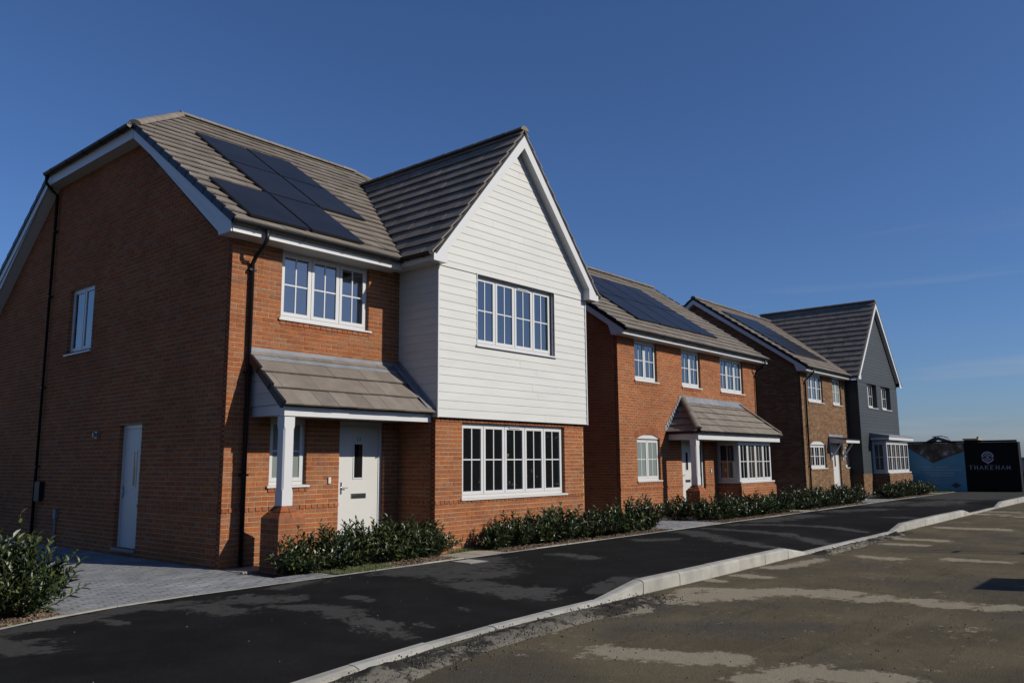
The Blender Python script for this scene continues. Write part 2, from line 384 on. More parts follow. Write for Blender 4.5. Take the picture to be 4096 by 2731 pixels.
    def downpipe(s, path, r=.034, clips=()):
        mb = MB(); mb.tube(path, r, 10); p = mb.build('downpipe', 'black_plastic', s.root, smooth=True)
        for c in clips:
            m = MB(); c = Vector(c); m.box(c.x-.06, c.x+.06, c.y-.045, c.y+.045, c.z-.015, c.z+.015); m.build('pipe_clip', 'black_plastic', p)
        return p
    def panel(s, o, u, v, a0, a1, b0, b1, rf):
        o, u, v = Vector(o), Vector(u).normalized(), Vector(v).normalized(); n = u.cross(v)
        P = lambda a, b, h: o+u*a+v*b+n*h
        g = .012; mb = MB(); mb.loft([P(a0+g, b0+g, .05), P(a1-g, b0+g, .05), P(a1-g, b1-g, .05), P(a0+g, b1-g, .05)], [P(a0+g, b0+g, .085), P(a1-g, b0+g, .085), P(a1-g, b1-g, .085), P(a0+g, b1-g, .085)])
        p = mb.build('solar_panel', 'solar_frame', s.root)
        g = .028; m = MB(); m.loft([P(a0+g, b0+g, .084), P(a1-g, b0+g, .084), P(a1-g, b1-g, .084), P(a0+g, b1-g, .084)], [P(a0+g, b0+g, .088), P(a1-g, b0+g, .088), P(a1-g, b1-g, .088), P(a0+g, b1-g, .088)])
        m.build('panel_glass', 'solar_glass', p)
        return p
    def subsill(s, fr, u0, u1, z, w, pr=.014):
        u = u0
        while u < u1-.03:
            s.bricks.append((fr, u, min(u+.1025, u1), z-.065, z, pr+random.uniform(-.001, .001), w)); u += .1125
def boards(house, fr, U0, U1, Z0, Z1, openings, region, step, mname, out=0.0, end_l=True, thick=.02):
    """lapped cladding boards in frame fr, each its own piece; region = convex ccw polygon in (u,z)"""
    o, u, n = fr
    mb = MB(fr); big = 99; cells = [[(-big, -big), (big, -big), (big, big), (-big, big)]]
    for w in openings:
        cells = [[(-big, -big), (big, -big), (big, w[2]), (-big, w[2])], [(-big, w[3]), (big, w[3]), (big, big), (-big, big)], [(-big, w[2]), (w[0], w[2]), (w[0], w[3]), (-big, w[3])], [(w[1], w[2]), (big, w[2]), (big, w[3]), (w[1], w[3])]] if len(openings) == 1 else cells
    if len(openings) == 2:
        w, x = openings; c, d = w[2], w[3]
        cells = [[(-big, -big), (big, -big), (big, c), (-big, c)], [(-big, d), (big, d), (big, big), (-big, big)], [(-big, c), (w[0], c), (w[0], d), (-big, d)], [(w[1], c), (x[0], c), (x[0], d), (w[1], d)], [(x[1], c), (big, c), (big, d), (x[1], d)]]
    for ce in cells:
        pr = clip(region, ce)
        if len(pr) > 2: mb.prism([(a, out-.03, b) for a, b in pr], (0, .012, 0))
    back = mb.build('cladding', mname, house.root)
    z = Z0
    while z < Z1:
        ivs = [(U0, U1)]
        for w in openings:
            if w[2] < z+step*.5 < w[3]: ivs = [x for a, b in ivs for x in ((a, min(b, w[0])), (max(a, w[1]), b)) if x[1] > x[0]]
        cutv = []
        for a, b in ivs:
            if b-a > 2.6 and random.random() < .7:
                q = a+(b-a)*random.uniform(.25, .75); cutv += [(a, q-.0015), (q+.0015, b)]
            else: cutv.append((a, b))
        for a, b in cutv:
            pc = clip([(a, z), (b, z), (b, z+step+.02), (a, z+step+.02)], region)
            for w in openings:   # trim boards that only partly overlap an opening
                if len(pc) > 2 and a < w[1] and b > w[0]:
                    if z < w[2] < z+step+.02: pc = clip(pc, [(-99, -99), (99, -99), (99, w[2]), (-99, w[2])])
                    if z < w[3] < z+step+.02 and z+step*.5 >= w[3]: pc = clip(pc, [(-99, w[3]), (99, w[3]), (99, 99), (-99, 99)])
            if len(pc) > 2 and area(pc) > .004:
                h = lambda q: out-.006+(1-(q[1]-z)/(step+.02))*.009
                m = MB(fr); m.loft([(q[0], h(q)-.012, q[1]) for q in pc], [(q[0], h(q), q[1]) for q in pc]); m.build('board', mname, back)
        z += step
    return back
def text_mesh(body, size, fr, u, n, z, m, parent, name, depth=.004, squeeze=1):
    cu_ = bpy.data.curves.new(name, 'FONT'); cu_.body = body; cu_.size = size; cu_.align_x = 'CENTER'; cu_.extrude = depth
    t = bpy.data.objects.new(name, cu_); COL.objects.link(t)
    bpy.context.view_layer.update()
    me = bpy.data.meshes.new_from_object(t.evaluated_get(bpy.context.evaluated_depsgraph_get())); bpy.data.objects.remove(t)
    o, uu, nn = fr
    me.transform(Matrix(((uu.x*squeeze, 0, nn.x, 0), (uu.y*squeeze, 0, nn.y, 0), (0, 1, 0, 0), (0, 0, 0, 1))))
    ob = bpy.data.objects.new(name, me); COL.objects.link(ob); me.materials.clear(); me.materials.append(MATS[m]); ob.location = o+uu*u+nn*n+Z3*z
    attach(ob, parent); return ob
def door(house, fr, u0, u1, z0, z1, recess=.08, glass_slot=None, letter=None, handle=None, number=None, pane='pane_dark', fw=.07, sill=True):
    n0 = -recess; mb = MB(fr); mb.box(u0, u0+fw, n0-.07, n0, z0, z1); mb.box(u1-fw, u1, n0-.07, n0, z0, z1); mb.box(u0+fw, u1-fw, n0-.07, n0-.0005, z1-fw, z1)
    d = mb.build('door', 'white_upvc', house.root)
    m = MB(fr); m.box(u0+fw+.004, u1-fw-.004, n0-.05, n0-.012, z0+.02, z1-fw-.004); m.build('door_leaf', 'white_door', d)
    if glass_slot:
        a, b, c, e = glass_slot; m = MB(fr); t = .022
        m.box(a-t, a, n0-.012, n0-.002, c-t, e+t); m.box(b, b+t, n0-.012, n0-.002, c-t, e+t); m.box(a, b, n0-.012, n0-.0025, e, e+t); m.box(a, b, n0-.012, n0-.0025, c-t, c); m.build('glazing_bead', 'white_upvc', d)
        m = MB(fr); m.box(a, b, n0-.012, n0-.009, c, e); m.build('pane', pane, d)
    if letter:
        a, b, c, e = letter; m = MB(fr); m.box(a, b, n0-.012, n0-.004, c, e); m.build('letter_plate', 'chrome', d)
        m = MB(fr); m.box(a+.025, b-.012, n0-.004, n0-.001, c+.012, e-.028); m.build('letter_flap', 'letter_dark', d)
    if handle:
        a, b, z = handle; m = MB(fr); m.box(min(a, a+.03 if b > a else a), max(a, a+.03), n0-.012, n0-.004, z-.11, z+.09); m.tube([(a+.015, n0, z), (a+.015, n0+.035, z), (b, n0+.035, z-.005)], .009, 8); m.build('handle', 'chrome', d)
    if number:
        tx, u, z, sz = number; text_mesh(tx, sz, fr, u, n0-.008, z, 'grey_plastic', d, 'house_number')
    if sill:
        m = MB(fr); m.box(u0-.01, u1+.01, n0-.06, .03, z0-.03, z0+.018); m.build('threshold', 'grey_plastic', d)
    return d
T35 = math.tan(R_(35)); C35 = math.cos(R_(35)); S35 = math.sin(R_(35))
GZ = -.95

def barge(house, poly, axis, pos, th, name='bargeboard', m='white_upvc'):
    """flat board cut to poly; axis 'x' -> poly in (y,z), axis 'y' -> poly in (x,z)"""
    mb = MB()
    if axis == 'x': mb.prism([(pos, a, b) for a, b in poly], (th, 0, 0))
    else: mb.prism([(a, pos, b) for a, b in poly], (0, th, 0))
    return mb.build(name, m, house.root)

def verge_caps(house, p0, p1, axis, step=.345, w=.04, h=.07):
    """dark dry-verge caps stepping up a gable edge"""
    p0, p1 = Vector(p0), Vector(p1); d = p1-p0; n = int(d.length/step); t = d/n; mb = MB(); up = Vector((0, 0, 1))
    ax = Vector((1, 0, 0)) if axis == 'x' else Vector((0, 1, 0))
    nn = ax.cross(d.normalized()); nn = nn if nn.z > 0 else -nn
    for i in range(n):
        a = p0+t*i-t*.06; b = p0+t*(i+1)
        q = lambda p, hh: [p-ax*w/2-nn*.06, p+ax*w/2-nn*.06, p+ax*w/2+nn*hh, p-ax*w/2+nn*hh]
        mb.loft(q(a, h*.80), q(b, h*.45))
    return mb.build('verge_cap', 'black_plastic', house.root)

def soffit_box(house, x0, x1, y0, y1, z0, z1, name='soffit'):
    return MB().box(x0, x1, y0, y1, z0, z1).build(name, 'white_upvc', house.root)

# =================================================================== HOUSE A (nearest, white clad gable)
D = .946
H = House('brick_house', 'nearest red brick house with white clad front gable, porch door 13 and roof solar panels', (0, 4, GZ), 'red_brick', 'mortar_buff', 0)
XL, XR, YB = -3.436, 4.41, 11.05
wf = H.wall(FRONT(D), XL, 0, GZ, 4.2, [(-2.55, -.745, 3.03, 4.21), (-2.66, -1.97, .385, 1.425), (-1.32, -.33, -.70, 1.425)], headers=(0,), proud=(0,))
H.subsill(FRONT(D), -2.56, -.73, 2.99, wf); H.subsill(FRONT(D), -2.67, -1.95, .345, wf)
wb = H.wall(FRONT(0), 0, XR, GZ, 1.5, [(.665, 3.735, .085, 1.425)], headers=(0, 19), proud=(0, 19), name='bay_wall')
H.wall(LEFT(0), -D, -.113, GZ, 1.5, [], headers=(0,), proud=(0,), name='bay_side_wall')
RY, RZ = 6.0, 4.36+T35*5.44
def gabletop(u):
    y = -u
    z = 4.36+T35*(y-.56) if y <= RY else 4.36+T35*(2*RY-.56-y)
    return min(z, 6.83)-.10
ws = H.wall(LEFT(XL), -YB, -D-.113, GZ, 6.75, [(-7.0, -5.87, 2.90, 4.20), (-4.42, -3.58, -.70, 1.41)], headers=(0,), proud=(0,), top=(gabletop, [-4.0, -8.0]), name='side_wall')
mb = MB(); mb.prism([(XL+.2, D+.15, GZ), (XL+.2, YB-.1, GZ), (XL+.2, YB-.1, 4.2), (XL+.2, 8.0, 6.7), (XL+.2, 4.0, 6.7), (XL+.2, D+.15, 4.2)], (.01, 0, 0)); mb.build('inner_wall', 'board_dark', H.root)
mb = MB(); mb.box(XR-.02, XR, .012, YB, GZ, 4.2); mb.box(XL+.15, XR-.02, YB-.02, YB, GZ, 4.2); mb.build('rear_wall', 'red_brick', H.root)
MB().box(XL+.16, XR-.03, D+.2, D+.21, GZ, 4.15).build('inner_wall', 'board_dark', H.root)
MB().box(XL+.11, -.01, D, D+.2, 4.1525, 4.167).build('window_head', 'white_upvc', H.root)
MB().box(.15, XR-.03, .16, .17, GZ, 4.3).build('inner_wall', 'board_dark', H.root)
# windows
H.window(FRONT(D), -2.55, -.745, 3.03, 4.1515, 3, vent=-1.64, panes=['pane_dark', 'pane_dark', 'pane_dark'])
H.window(FRONT(D), -2.66, -1.97, .385, 1.424, 1, pane='pane_blind')
H.window(FRONT(0), .665, 3.735, .085, 1.424, 5, vent=2.2)
H.window(FRONT(-.08), .985, 3.335, 2.87, 4.2, 4, recess=.10, vent=2.42, sill=True)
H.window(LEFT(XL), -7.0, -5.87, 2.90, 4.20, 2, bars=False)
door(H, FRONT(D), -1.32, -.33, -.70, 1.424, glass_slot=(-.935, -.755, .47, 1.04), letter=(-.985, -.665, .12, .205), handle=(-1.215, -1.10, .31), number=('13', -.845, 1.09, .105))
door(H, LEFT(XL), -4.42, -3.58, -.70, 1.41, glass_slot=(-3.98, -3.90, .36, .95), handle=(-4.33, -4.22, .26), pane='pane_amber')
# cladding on the bay
cen, he, ez, rz = 2.2, 2.5, 4.38, 7.36; sl_ = (rz-ez)/he
reg = [(-.02, 1.5), (4.44, 1.5), (4.44, 4.25), (4.70-.05, 4.31), (cen, 7.22), (-.25, 4.31), (-.02, 4.25)]
reg = [(-.02, 1.5), (4.44, 1.5), (4.44, 4.55), (cen, 7.22), (-.02, 4.55)]
boards(H, FRONT(-.08), -.02, 4.44, 1.5, 7.2, [(.985, 3.335, 2.87, 4.2)], reg, .148, 'white_board')
boards(H, LEFT(-.03), -D, .08, 1.5, 4.21, [], [(-D, 1.5), (.06, 1.5), (.06, 4.206), (-D, 4.206)], .148, 'white_board')
mb = MB(); mb.box(-.045, -.018, -.098, -.062, 1.49, 4.2); mb.build('corner_trim', 'white_upvc', H.root)
mb = MB(); mb.box(4.435, 4.465, -.098, .04, 1.49, 4.4); mb.build('corner_trim', 'white_upvc', H.root)
MB().box(-.012, 4.44, -.075, -.002, 1.492, 1.5).build('starter_trim', 'black_plastic', H.root)
mb = MB(); a0, a1, b0, b1 = .985, 3.335, 2.87, 4.2
for bx_ in ((a0-.018, a0, -.09, .0, b0, b1), (a1, a1+.018, -.09, .0, b0, b1), (a0-.018, a1+.018, -.09, .0, b1, b1+.018)): mb.box(*bx_)
mb.build('window_trim', 'white_upvc', H.root)
# main roof
VL = 5.44/C35; vh = (6.85-4.36)/S35; vb = (rz-4.36)/S35
o = (0, .56, 4.33); regA = [(-3.69, 0), (-.30, 0), (2.2, vb), (2.2, VL), (-1.85, VL), (-3.69, vh)]
regB = [(2.2, vb), (4.66, 0.02), (4.66, vh), (2.82, VL), (2.2, VL)]
rf = H.slope(o, (1, 0, 0), (0, C35, S35), [regA, regB], u0=-3.69)
hl = math.hypot(1.84, RZ-6.85); H.slope((-3.69, 2*RY-4.116, 6.83), (0, -1, 0), (1.84/hl, 0, (RZ-6.85)/hl), [[(0, 0), (3.768, 0), (1.884, hl)]], name='hip_roof')
H.slope((4.66, 4.116, 6.83), (0, 1, 0), (-1.84/hl, 0, (RZ-6.85)/hl), [[(0, 0), (3.768, 0), (1.884, hl)]], tiles=False, name='hip_roof')
H.slope((0, 2*RY-.56, 4.33), (-1, 0, 0), (0, -C35, S35), [[(-4.66, 0), (3.69, 0), (3.69, vh), (1.85, VL), (-2.82, VL), (-4.66, vh)]], tiles=False, name='rear_roof')
H.ridge((-1.9, RY, RZ+.03), (2.85, RY, RZ+.03), parent=rf)
H.ridge((-3.66, 4.12, 6.87), (-1.88, RY, RZ+.02), parent=rf); H.ridge((-3.66, 2*RY-4.12, 6.87), (-1.88, RY, RZ+.02), parent=rf); H.ridge((4.6, 4.15, 6.88), (2.85, RY, RZ+.02), parent=rf)
# bay roof
yb = .56+(rz-4.36)/T35; cb = he/math.hypot(he, rz-ez); sb = (rz-ez)/math.hypot(he, rz-ez); bl = math.hypot(he, rz-ez)
rb = H.slope((-.30, 0, 4.35), (0, -1, 0), (cb, 0, sb), [[(-.62, 0), (.27, 0), (.27, bl), (-yb, bl)]], u0=-yb, name='bay_roof')
H.slope((4.70, 0, 4.35), (0, 1, 0), (-cb, 0, sb), [[(-.27, 0), (.62, 0), (yb, bl), (-.27, bl)]], u0=-.27, name='bay_roof')
H.ridge((cen, -.28, rz+.03), (cen, yb+.1, rz+.03), parent=rb)
MB().tube([(-.31, .55, 4.36), (cen-.03, yb-.03, rz-.015)], .03, 6).build('valley_trim', 'black_plastic', H.root)
# bargeboards
bt = lambda y: 4.36+T35*(y-.56)-.06
barge(H, [(.60, 4.15), (.95, 4.15), (1.06, bt(1.06)-.20), (4.05, bt(4.05)-.20), (4.10, bt(4.10)), (.60, bt(.60))], 'x', -3.685, .022)
barge(H, [(12-.60, 4.15), (12-.60, bt(.60)), (12-4.10, bt(4.10)), (12-4.05, bt(4.05)-.20), (12-1.06, bt(1.06)-.20), (12-.95, 4.15)], 'x', -3.685, .022)
barge(H, [(4.07, bt(4.07)-.21), (12-4.07, bt(4.07)-.21), (12-4.09, 6.79), (4.09, 6.79)], 'x', -3.69, .022, name='fascia')
mb = MB()
for f_ in (lambda y: y, lambda y: 12-y):
    mb.prism([(-3.662, f_(.95), 4.155), (-3.662, f_(1.06), bt(1.06)-.185), (-3.662, f_(4.07), bt(4.07)-.185), (-3.662, f_(4.07), bt(4.07)-.165), (-3.662, f_(.95), 4.175)], (.235, 0, 0))
mb.box(-3.662, -3.427, 4.07, 12-4.07, bt(4.07)-.20, bt(4.07)-.18); mb.build('verge_soffit', 'white_upvc', H.root)
verge_caps(H, (-3.685, .55, 4.345), (-3.685, 4.1, 6.82), 'x'); verge_caps(H, (-3.685, 12-.55, 4.345), (-3.685, 12-4.1, 6.82), 'x')
bb = lambda x: ez+sl_*(min(x, 2*cen-x)+.30)-.07
barge(H, [(-.32, 4.20), (.02, 4.20), (.02, bb(.02)-.26), (cen, bb(cen)-.30), (cen, bb(cen)), (-.32, bb(-.32)+.02)], 'y', -.262, .025)
barge(H, [(2*cen-.02, 4.20), (2*cen+.32, 4.20), (2*cen+.32, bb(-.32)+.02), (cen+.0006, bb(cen)), (cen+.0006, bb(cen)-.30), (2*cen-.02, bb(.02)-.26)], 'y', -.2615, .025)
mb = MB()
mb.prism([(-.30, -.237, 4.205), (.02, -.237, 4.205), (.02, -.237, bb(.02)-.245), (cen, -.237, bb(cen)-.285), (cen, -.237, bb(cen)-.26), (.0, -.237, bb(.0)-.22), (-.0, -.237, 4.225), (-.30, -.237, 4.225)], (0, .175, 0))
mb.prism([(2*cen+.30, -.237, 4.205), (2*cen+.30, -.237, 4.225), (2*cen, -.237, 4.225), (2*cen, -.237, bb(0)-.22), (cen, -.237, bb(cen)-.26), (cen, -.237, bb(cen)-.285), (2*cen-.02, -.237, bb(.02)-.245), (2*cen-.02, -.237, 4.205)], (0, .175, 0))
mb.build('verge_soffit', 'white_upvc', H.root)
# eaves
MB().box(-3.66, -.30, .585, .605, 4.15, 4.33).build('fascia', 'white_upvc', H.root)
MB().box(-3.66, -.30, .606, D-.001, 4.152, 4.168).build('soffit', 'white_upvc', H.root)
MB().box(-.325, -.305, -.235, .584, 4.203, 4.36).build('fascia', 'white_upvc', H.root)
MB().box(-.304, -.036, -.06, D-.001, 4.198, 4.214).build('soffit', 'white_upvc', H.root)
MB().box(4.705, 4.725, -.235, .9, 4.203, 4.36).build('fascia', 'white_upvc', H.root)
g = H.gutter((-3.69, .515, 4.315), (-.36, .515, 4.315), (0, -1, 0)); H.gutter((-.375, .56, 4.34), (-.375, -.25, 4.34), (-1, 0, 0)); H.gutter((4.775, -.25, 4.34), (4.775, .9, 4.34), (1, 0, 0))
H.gutter((-3.75, 4.08, 6.80), (-3.75, 12-4.08, 6.80), (-1, 0, 0))
H.downpipe([(-3.12, .515, 4.27), (-3.12, .515, 4.12), (-3.12, .60, 4.02), (-3.12, .80, 3.90), (-3.12, D-.055, 3.80), (-3.12, D-.055, -.78)], clips=[(-3.12, D-.04, z) for z in (3.7, 2.1, .55)])
H.downpipe([(-3.75, 7.88, 6.76), (-3.75, 7.88, 6.60), (-3.62, 7.90, 6.47), (-3.495, 7.92, 6.38), (-3.495, 7.92, -.85)], clips=[(-3.47, 7.92, z) for z in (5.6, 4.2, 2.3, .7)])
mb = MB(LEFT(XL)); mb.box(-7.82, -7.58, .004, .10, .02, .40); mb.build('meter_box', 'black_plastic', H.root)
mb = MB(LEFT(XL)); mb.box(-5.29, -5.19, .004, .06, 1.20, 1.32); mb.box(-5.26, -5.22, .06, .11, 1.22, 1.30); mb.build('wall_light', 'galvanised', H.root)
mb = MB(LEFT(XL)); mb.box(-6.95, -6.83, .004, .05, -.28, -.12); mb.box(-6.91, -6.87, .004, .035, -.9, -.28); mb.build('service_pipe', 'grey_plastic', H.root)
MB(FRONT(D)).box(-1.545, -1.495, .004, .025, .39, .49).build('door_bell', 'white_upvc', H.root)
# porch
PZ0, PZ1, PY0 = 1.60, 2.43, .0; pl = math.hypot(D-PY0, PZ1-PZ0); pc, ps = (D-PY0)/pl, (PZ1-PZ0)/pl
H.slope((0, PY0, PZ0-.03), (1, 0, 0), (0, pc, ps), [[(-3.11, 0), (-.05, 0), (-.05, pl), (-3.11, pl)]], gauge=.40, width=.335, u0=-3.11, deck=.03, name='porch_roof')
pb = MB().box(-3.0, -.03, .08, .20, 1.41, 1.575).build('porch_beam', 'white_upvc', H.root)
MB().box(-3.0, -2.88, .201, D-.006, 1.425, 1.575).build('porch_beam', 'white_upvc', H.root)
MB().box(-2.879, -.03, .201, D-.003, 1.438, 1.45).build('porch_ceiling', 'white_upvc', H.root)
mb = MB(); mb.box(-3.02, -.06, .055, .079, 1.572, 1.592); mb.build('drip_edge', 'black_plastic', H.root)
zc = 1.58
for i in range(4):   # boards of the porch cheek
    z0 = zc+i*.19; z1 = zc+(i+1)*.19-.004; yf = lambda z: PY0+.10+(z-PZ0)*(D-PY0)/(PZ1-PZ0)
    if yf(z0) < D-.02:
        p = [(-3.02, max(.10, yf(z0)), z0), (-3.02, D-.004, z0), (-3.02, D-.004, min(z1, PZ1))]
        if yf(z1) < D-.004: p.append((-3.02, yf(z1), z1))
        MB().prism(p, (.02+.0, 0, 0)).build('cheek_board', 'white_board', H.root)
verge_caps(H, (-3.11, -.03, 1.575), (-3.11, D, 2.405), 'x', step=.40, w=.05, h=.08)
mb = MB(); mb.box(-3.15, -.05, D-.014, D-.0015, 2.37, 2.50); mb.prism([(-3.13, D-.012, 2.452), (-3.13, D-.17, 2.452-.17*.877), (-3.13, D-.17, 2.445-.17*.877), (-3.13, D-.012, 2.44)], (3.06, 0, 0)); mb.build('flashing', 'lead', H.root)
mb = MB(); mb.prism([(-.05, -.05, 1.585), (-.05, D-.02, 2.45), (-.05, D-.02, 2.56), (-.05, -.03, 1.68)], (.006, 0, 0)); mb.prism([(-.19, .0, 1.64), (-.052, .0, 1.64), (-.052, D-.02, 2.47), (-.19, D-.02, 2.47)], (0, -.001, .004)); mb.build('side_flashing', 'lead', H.root)
def post(house, x, y, z0, z1, w=.18):
    """square post with chamfered shaft between square blocks"""
    mb = MB(); h = w/2
    sq = lambda z, c: [(x-h+c, y-h, z), (x+h-c, y-h, z), (x+h, y-h+c, z), (x+h, y+h-c, z), (x+h-c, y+h, z), (x-h+c, y+h, z), (x-h, y+h-c, z), (x-h, y-h+c, z)]
    zs = [(z0, .002), (z0+.20, .002), (z0+.25, .022), (z1-.20, .022), (z1-.15, .002), (z1, .002)]
    for (a, c), (b, d) in zip(zs, zs[1:]): mb.loft(sq(a, c), sq(b, d))
    return mb.build('porch_post', 'white_upvc', house.root)
def pier(house, x0, x1, y0, y1, z0, zs, zt, inset=.13):
    """brick pier: courses of bricks then splayed plinth courses"""
    core = MB().box(x0+.006, x1-.006, y0+.006, y1-.006, z0, zs).build('pier', house.mortar, house.root)
    z = zs-.07; k = 0
    while z > z0:
        w, d = x1-x0, y1-y0; cut = (.215, .1025) if k % 2 == 0 else (.1025, .215)
        for (a, b) in ((x0, x0+cut[0]-.0), (x0+cut[0]+.01, x0+cut[0]+.01+.215)):
            if b > x1: b = x1
            MB().box(a, b, y0, y0+.10, z, z+.065).build('brick', house.brick, core)
        if x0+cut[0]+.235 < x1-.03: MB().box(x0+cut[0]+.235, x1, y0, y0+.10, z, z+.065).build('brick', house.brick, core)
        for (a, b) in ((y0+.11, y0+.11+cut[1]), (y0+.12+cut[1], y1)):
            MB().box(x0, x0+.10, a, b, z, z+.065).build('brick', house.brick, core)
        z -= .075; k += 1
    # splayed top in two courses, each of separate plinth bricks
    cx_, cy_ = (x0+x1)/2, (y0+y1)/2
    for (za, ia), (zb, ib) in (((zs, 0), ((zs+zt)/2-.004, inset*.5)), (((zs+zt)/2+.004, inset*.5+.006), (zt, inset))):
        for side in range(4):
            for part in range(2):
                t0, t1 = (0, .49) if part == 0 else (.51, 1)
                def P(z, i, t, s_):
                    a0, a1, b0, b1 = x0+i, x1-i, y0+i, y1-i
                    return {0: (a0+(a1-a0)*t, b0, z), 1: (a1, b0+(b1-b0)*t, z), 2: (a1-(a1-a0)*t, b1, z), 3: (a0, b1-(b1-b0)*t, z)}[s_]
                q0, q1, q2, q3 = P(za, ia, t0, side), P(za, ia, t1, side), P(zb, ib, t1, side), P(zb, ib, t0, side)
                c0 = (cx_, cy_, za); c1 = (cx_, cy_, zb)
                MB().add([q0, q1, c0, q3, q2, c1], [(0, 2, 1), (3, 4, 5), (0, 1, 4, 3), (1, 2, 5, 4), (2, 0, 3, 5)]).build('plinth_brick', house.brick, core)
    return core
post(H, -2.89, .19, .11, 1.41); pier(H, -3.11, -2.66, -.03, .42, GZ, -.06, .11)
MB().box(-2.6, -.05, .3, D-.02, -.95, -.74).build('porch_step', 'slab_buff', H.root)
# solar panels
for c, r in ((0, 0), (1, 0), (1, 1), (1, 2), (2, 1), (2, 2)):
    H.panel((0, .56, 4.33), (1, 0, 0), (0, C35, S35), -3.33+c*1.13, -3.33+(c+1)*1.13-.02, .17+r*1.655, .17+(r+1)*1.655-.02, rf)
H.finish_bricks(); H.finish_tiles()


def arch_head(house, fr, u0, u1, z0, rise=.13, th=.215, n=13):
    """white segmental infill panel with a ring of rubbed brick voussoirs over it"""
    w = u1-u0; r = (w*w/4+rise*rise)/(2*rise); uc = (u0+u1)/2; zc = z0+rise-r; a = math.asin(w/2/r)
    arc = [(uc+r*math.sin(-a+2*a*i/16), zc+r*math.cos(-a+2*a*i/16)) for i in range(17)]
    mb = MB(fr); mb.prism([(p, -.07, q) for p, q in arc], (0, .05, 0)); pn = mb.build('arch_panel', 'white_upvc', house.root)
    ring = MB(fr)
    ga = a*1.10; ring.prism([(uc+rr*math.sin(t), -.05, zc+rr*math.cos(t)) for rr, seq in ((r+.002, range(17)), (r+th, range(16, -1, -1))) for t in [(-ga+2*ga*i/16) for i in seq]], (0, .052, 0))
    ar = ring.build('arch', house.mortar, house.root)
    m = int(2*ga*(r+th/2)/.078)
    for i in range(m):
        t0 = -ga+2*ga*(i+.05)/m; t1 = -ga+2*ga*(i+.95)/m
        MB(fr).prism([(uc+rr*math.sin(t), -.04, zc+rr*math.cos(t)) for rr, t in ((r+.004, t0), (r+th-.004, t0), (r+th-.004, t1), (r+.004, t1))], (0, .047, 0)).build('arch_brick', house.brick, ar)
def gable_house_roof(house, xl, xr, ye, ze, yr, left_tiles=True):
    zr = ze+T35*(yr-ye); L = (yr-ye)/C35
    rf = house.slope((0, ye, ze-.03), (1, 0, 0), (0, C35, S35), [[(xl, 0), (xr, 0), (xr, L), (xl, L)]], u0=xl)
    house.slope((0, 2*yr-ye, ze-.03), (-1, 0, 0), (0, -C35, S35), [[(-xr, 0), (-xl, 0), (-xl, L), (-xr, L)]], tiles=False, name='rear_roof')
    house.ridge((xl, yr, zr+.03), (xr, yr, zr+.03), parent=rf)
    for x, th in ((xl, .022), (xr, -.022)):
        b_ = lambda y: ze+T35*(y-ye)-.06
        barge(house, [(ye+.04, ze-.20), (ye+.40, ze-.20), (ye+.50, b_(ye+.5)-.20), (yr, b_(yr)-.22), (yr, b_(yr)), (ye+.04, b_(ye+.04))], 'x', x, th)
        barge(house, [(2*yr-ye-.04, ze-.20), (2*yr-ye-.04, b_(ye+.04)), (yr+.0006, b_(yr)), (yr+.0006, b_(yr)-.22), (2*yr-ye-.5, b_(ye+.5)-.20), (2*yr-ye-.40, ze-.20)], 'x', x, th)
        verge_caps(house, (x+th*.2, ye-.01, ze-.015), (x+th*.2, yr, zr-.015), 'x'); verge_caps(house, (x+th*.2, 2*yr-ye+.01, ze-.015), (x+th*.2, yr, zr-.015), 'x')
        mb = MB(); xi = x+(.24 if th > 0 else -.24)
        for f_ in (lambda y: y, lambda y: 2*yr-y):
            mb.prism([(x+th, f_(ye+.4), ze-.195), (x+th, f_(ye+.5), b_(ye+.5)-.19), (x+th, f_(yr), b_(yr)-.21), (x+th, f_(yr), b_(yr)-.19), (x+th, f_(ye+.5), b_(ye+.5)-.17), (x+th, f_(ye+.4), ze-.175)], (xi-x-th, 0, 0))
        mb.build('verge_soffit', 'white_upvc', house.root)
    return rf
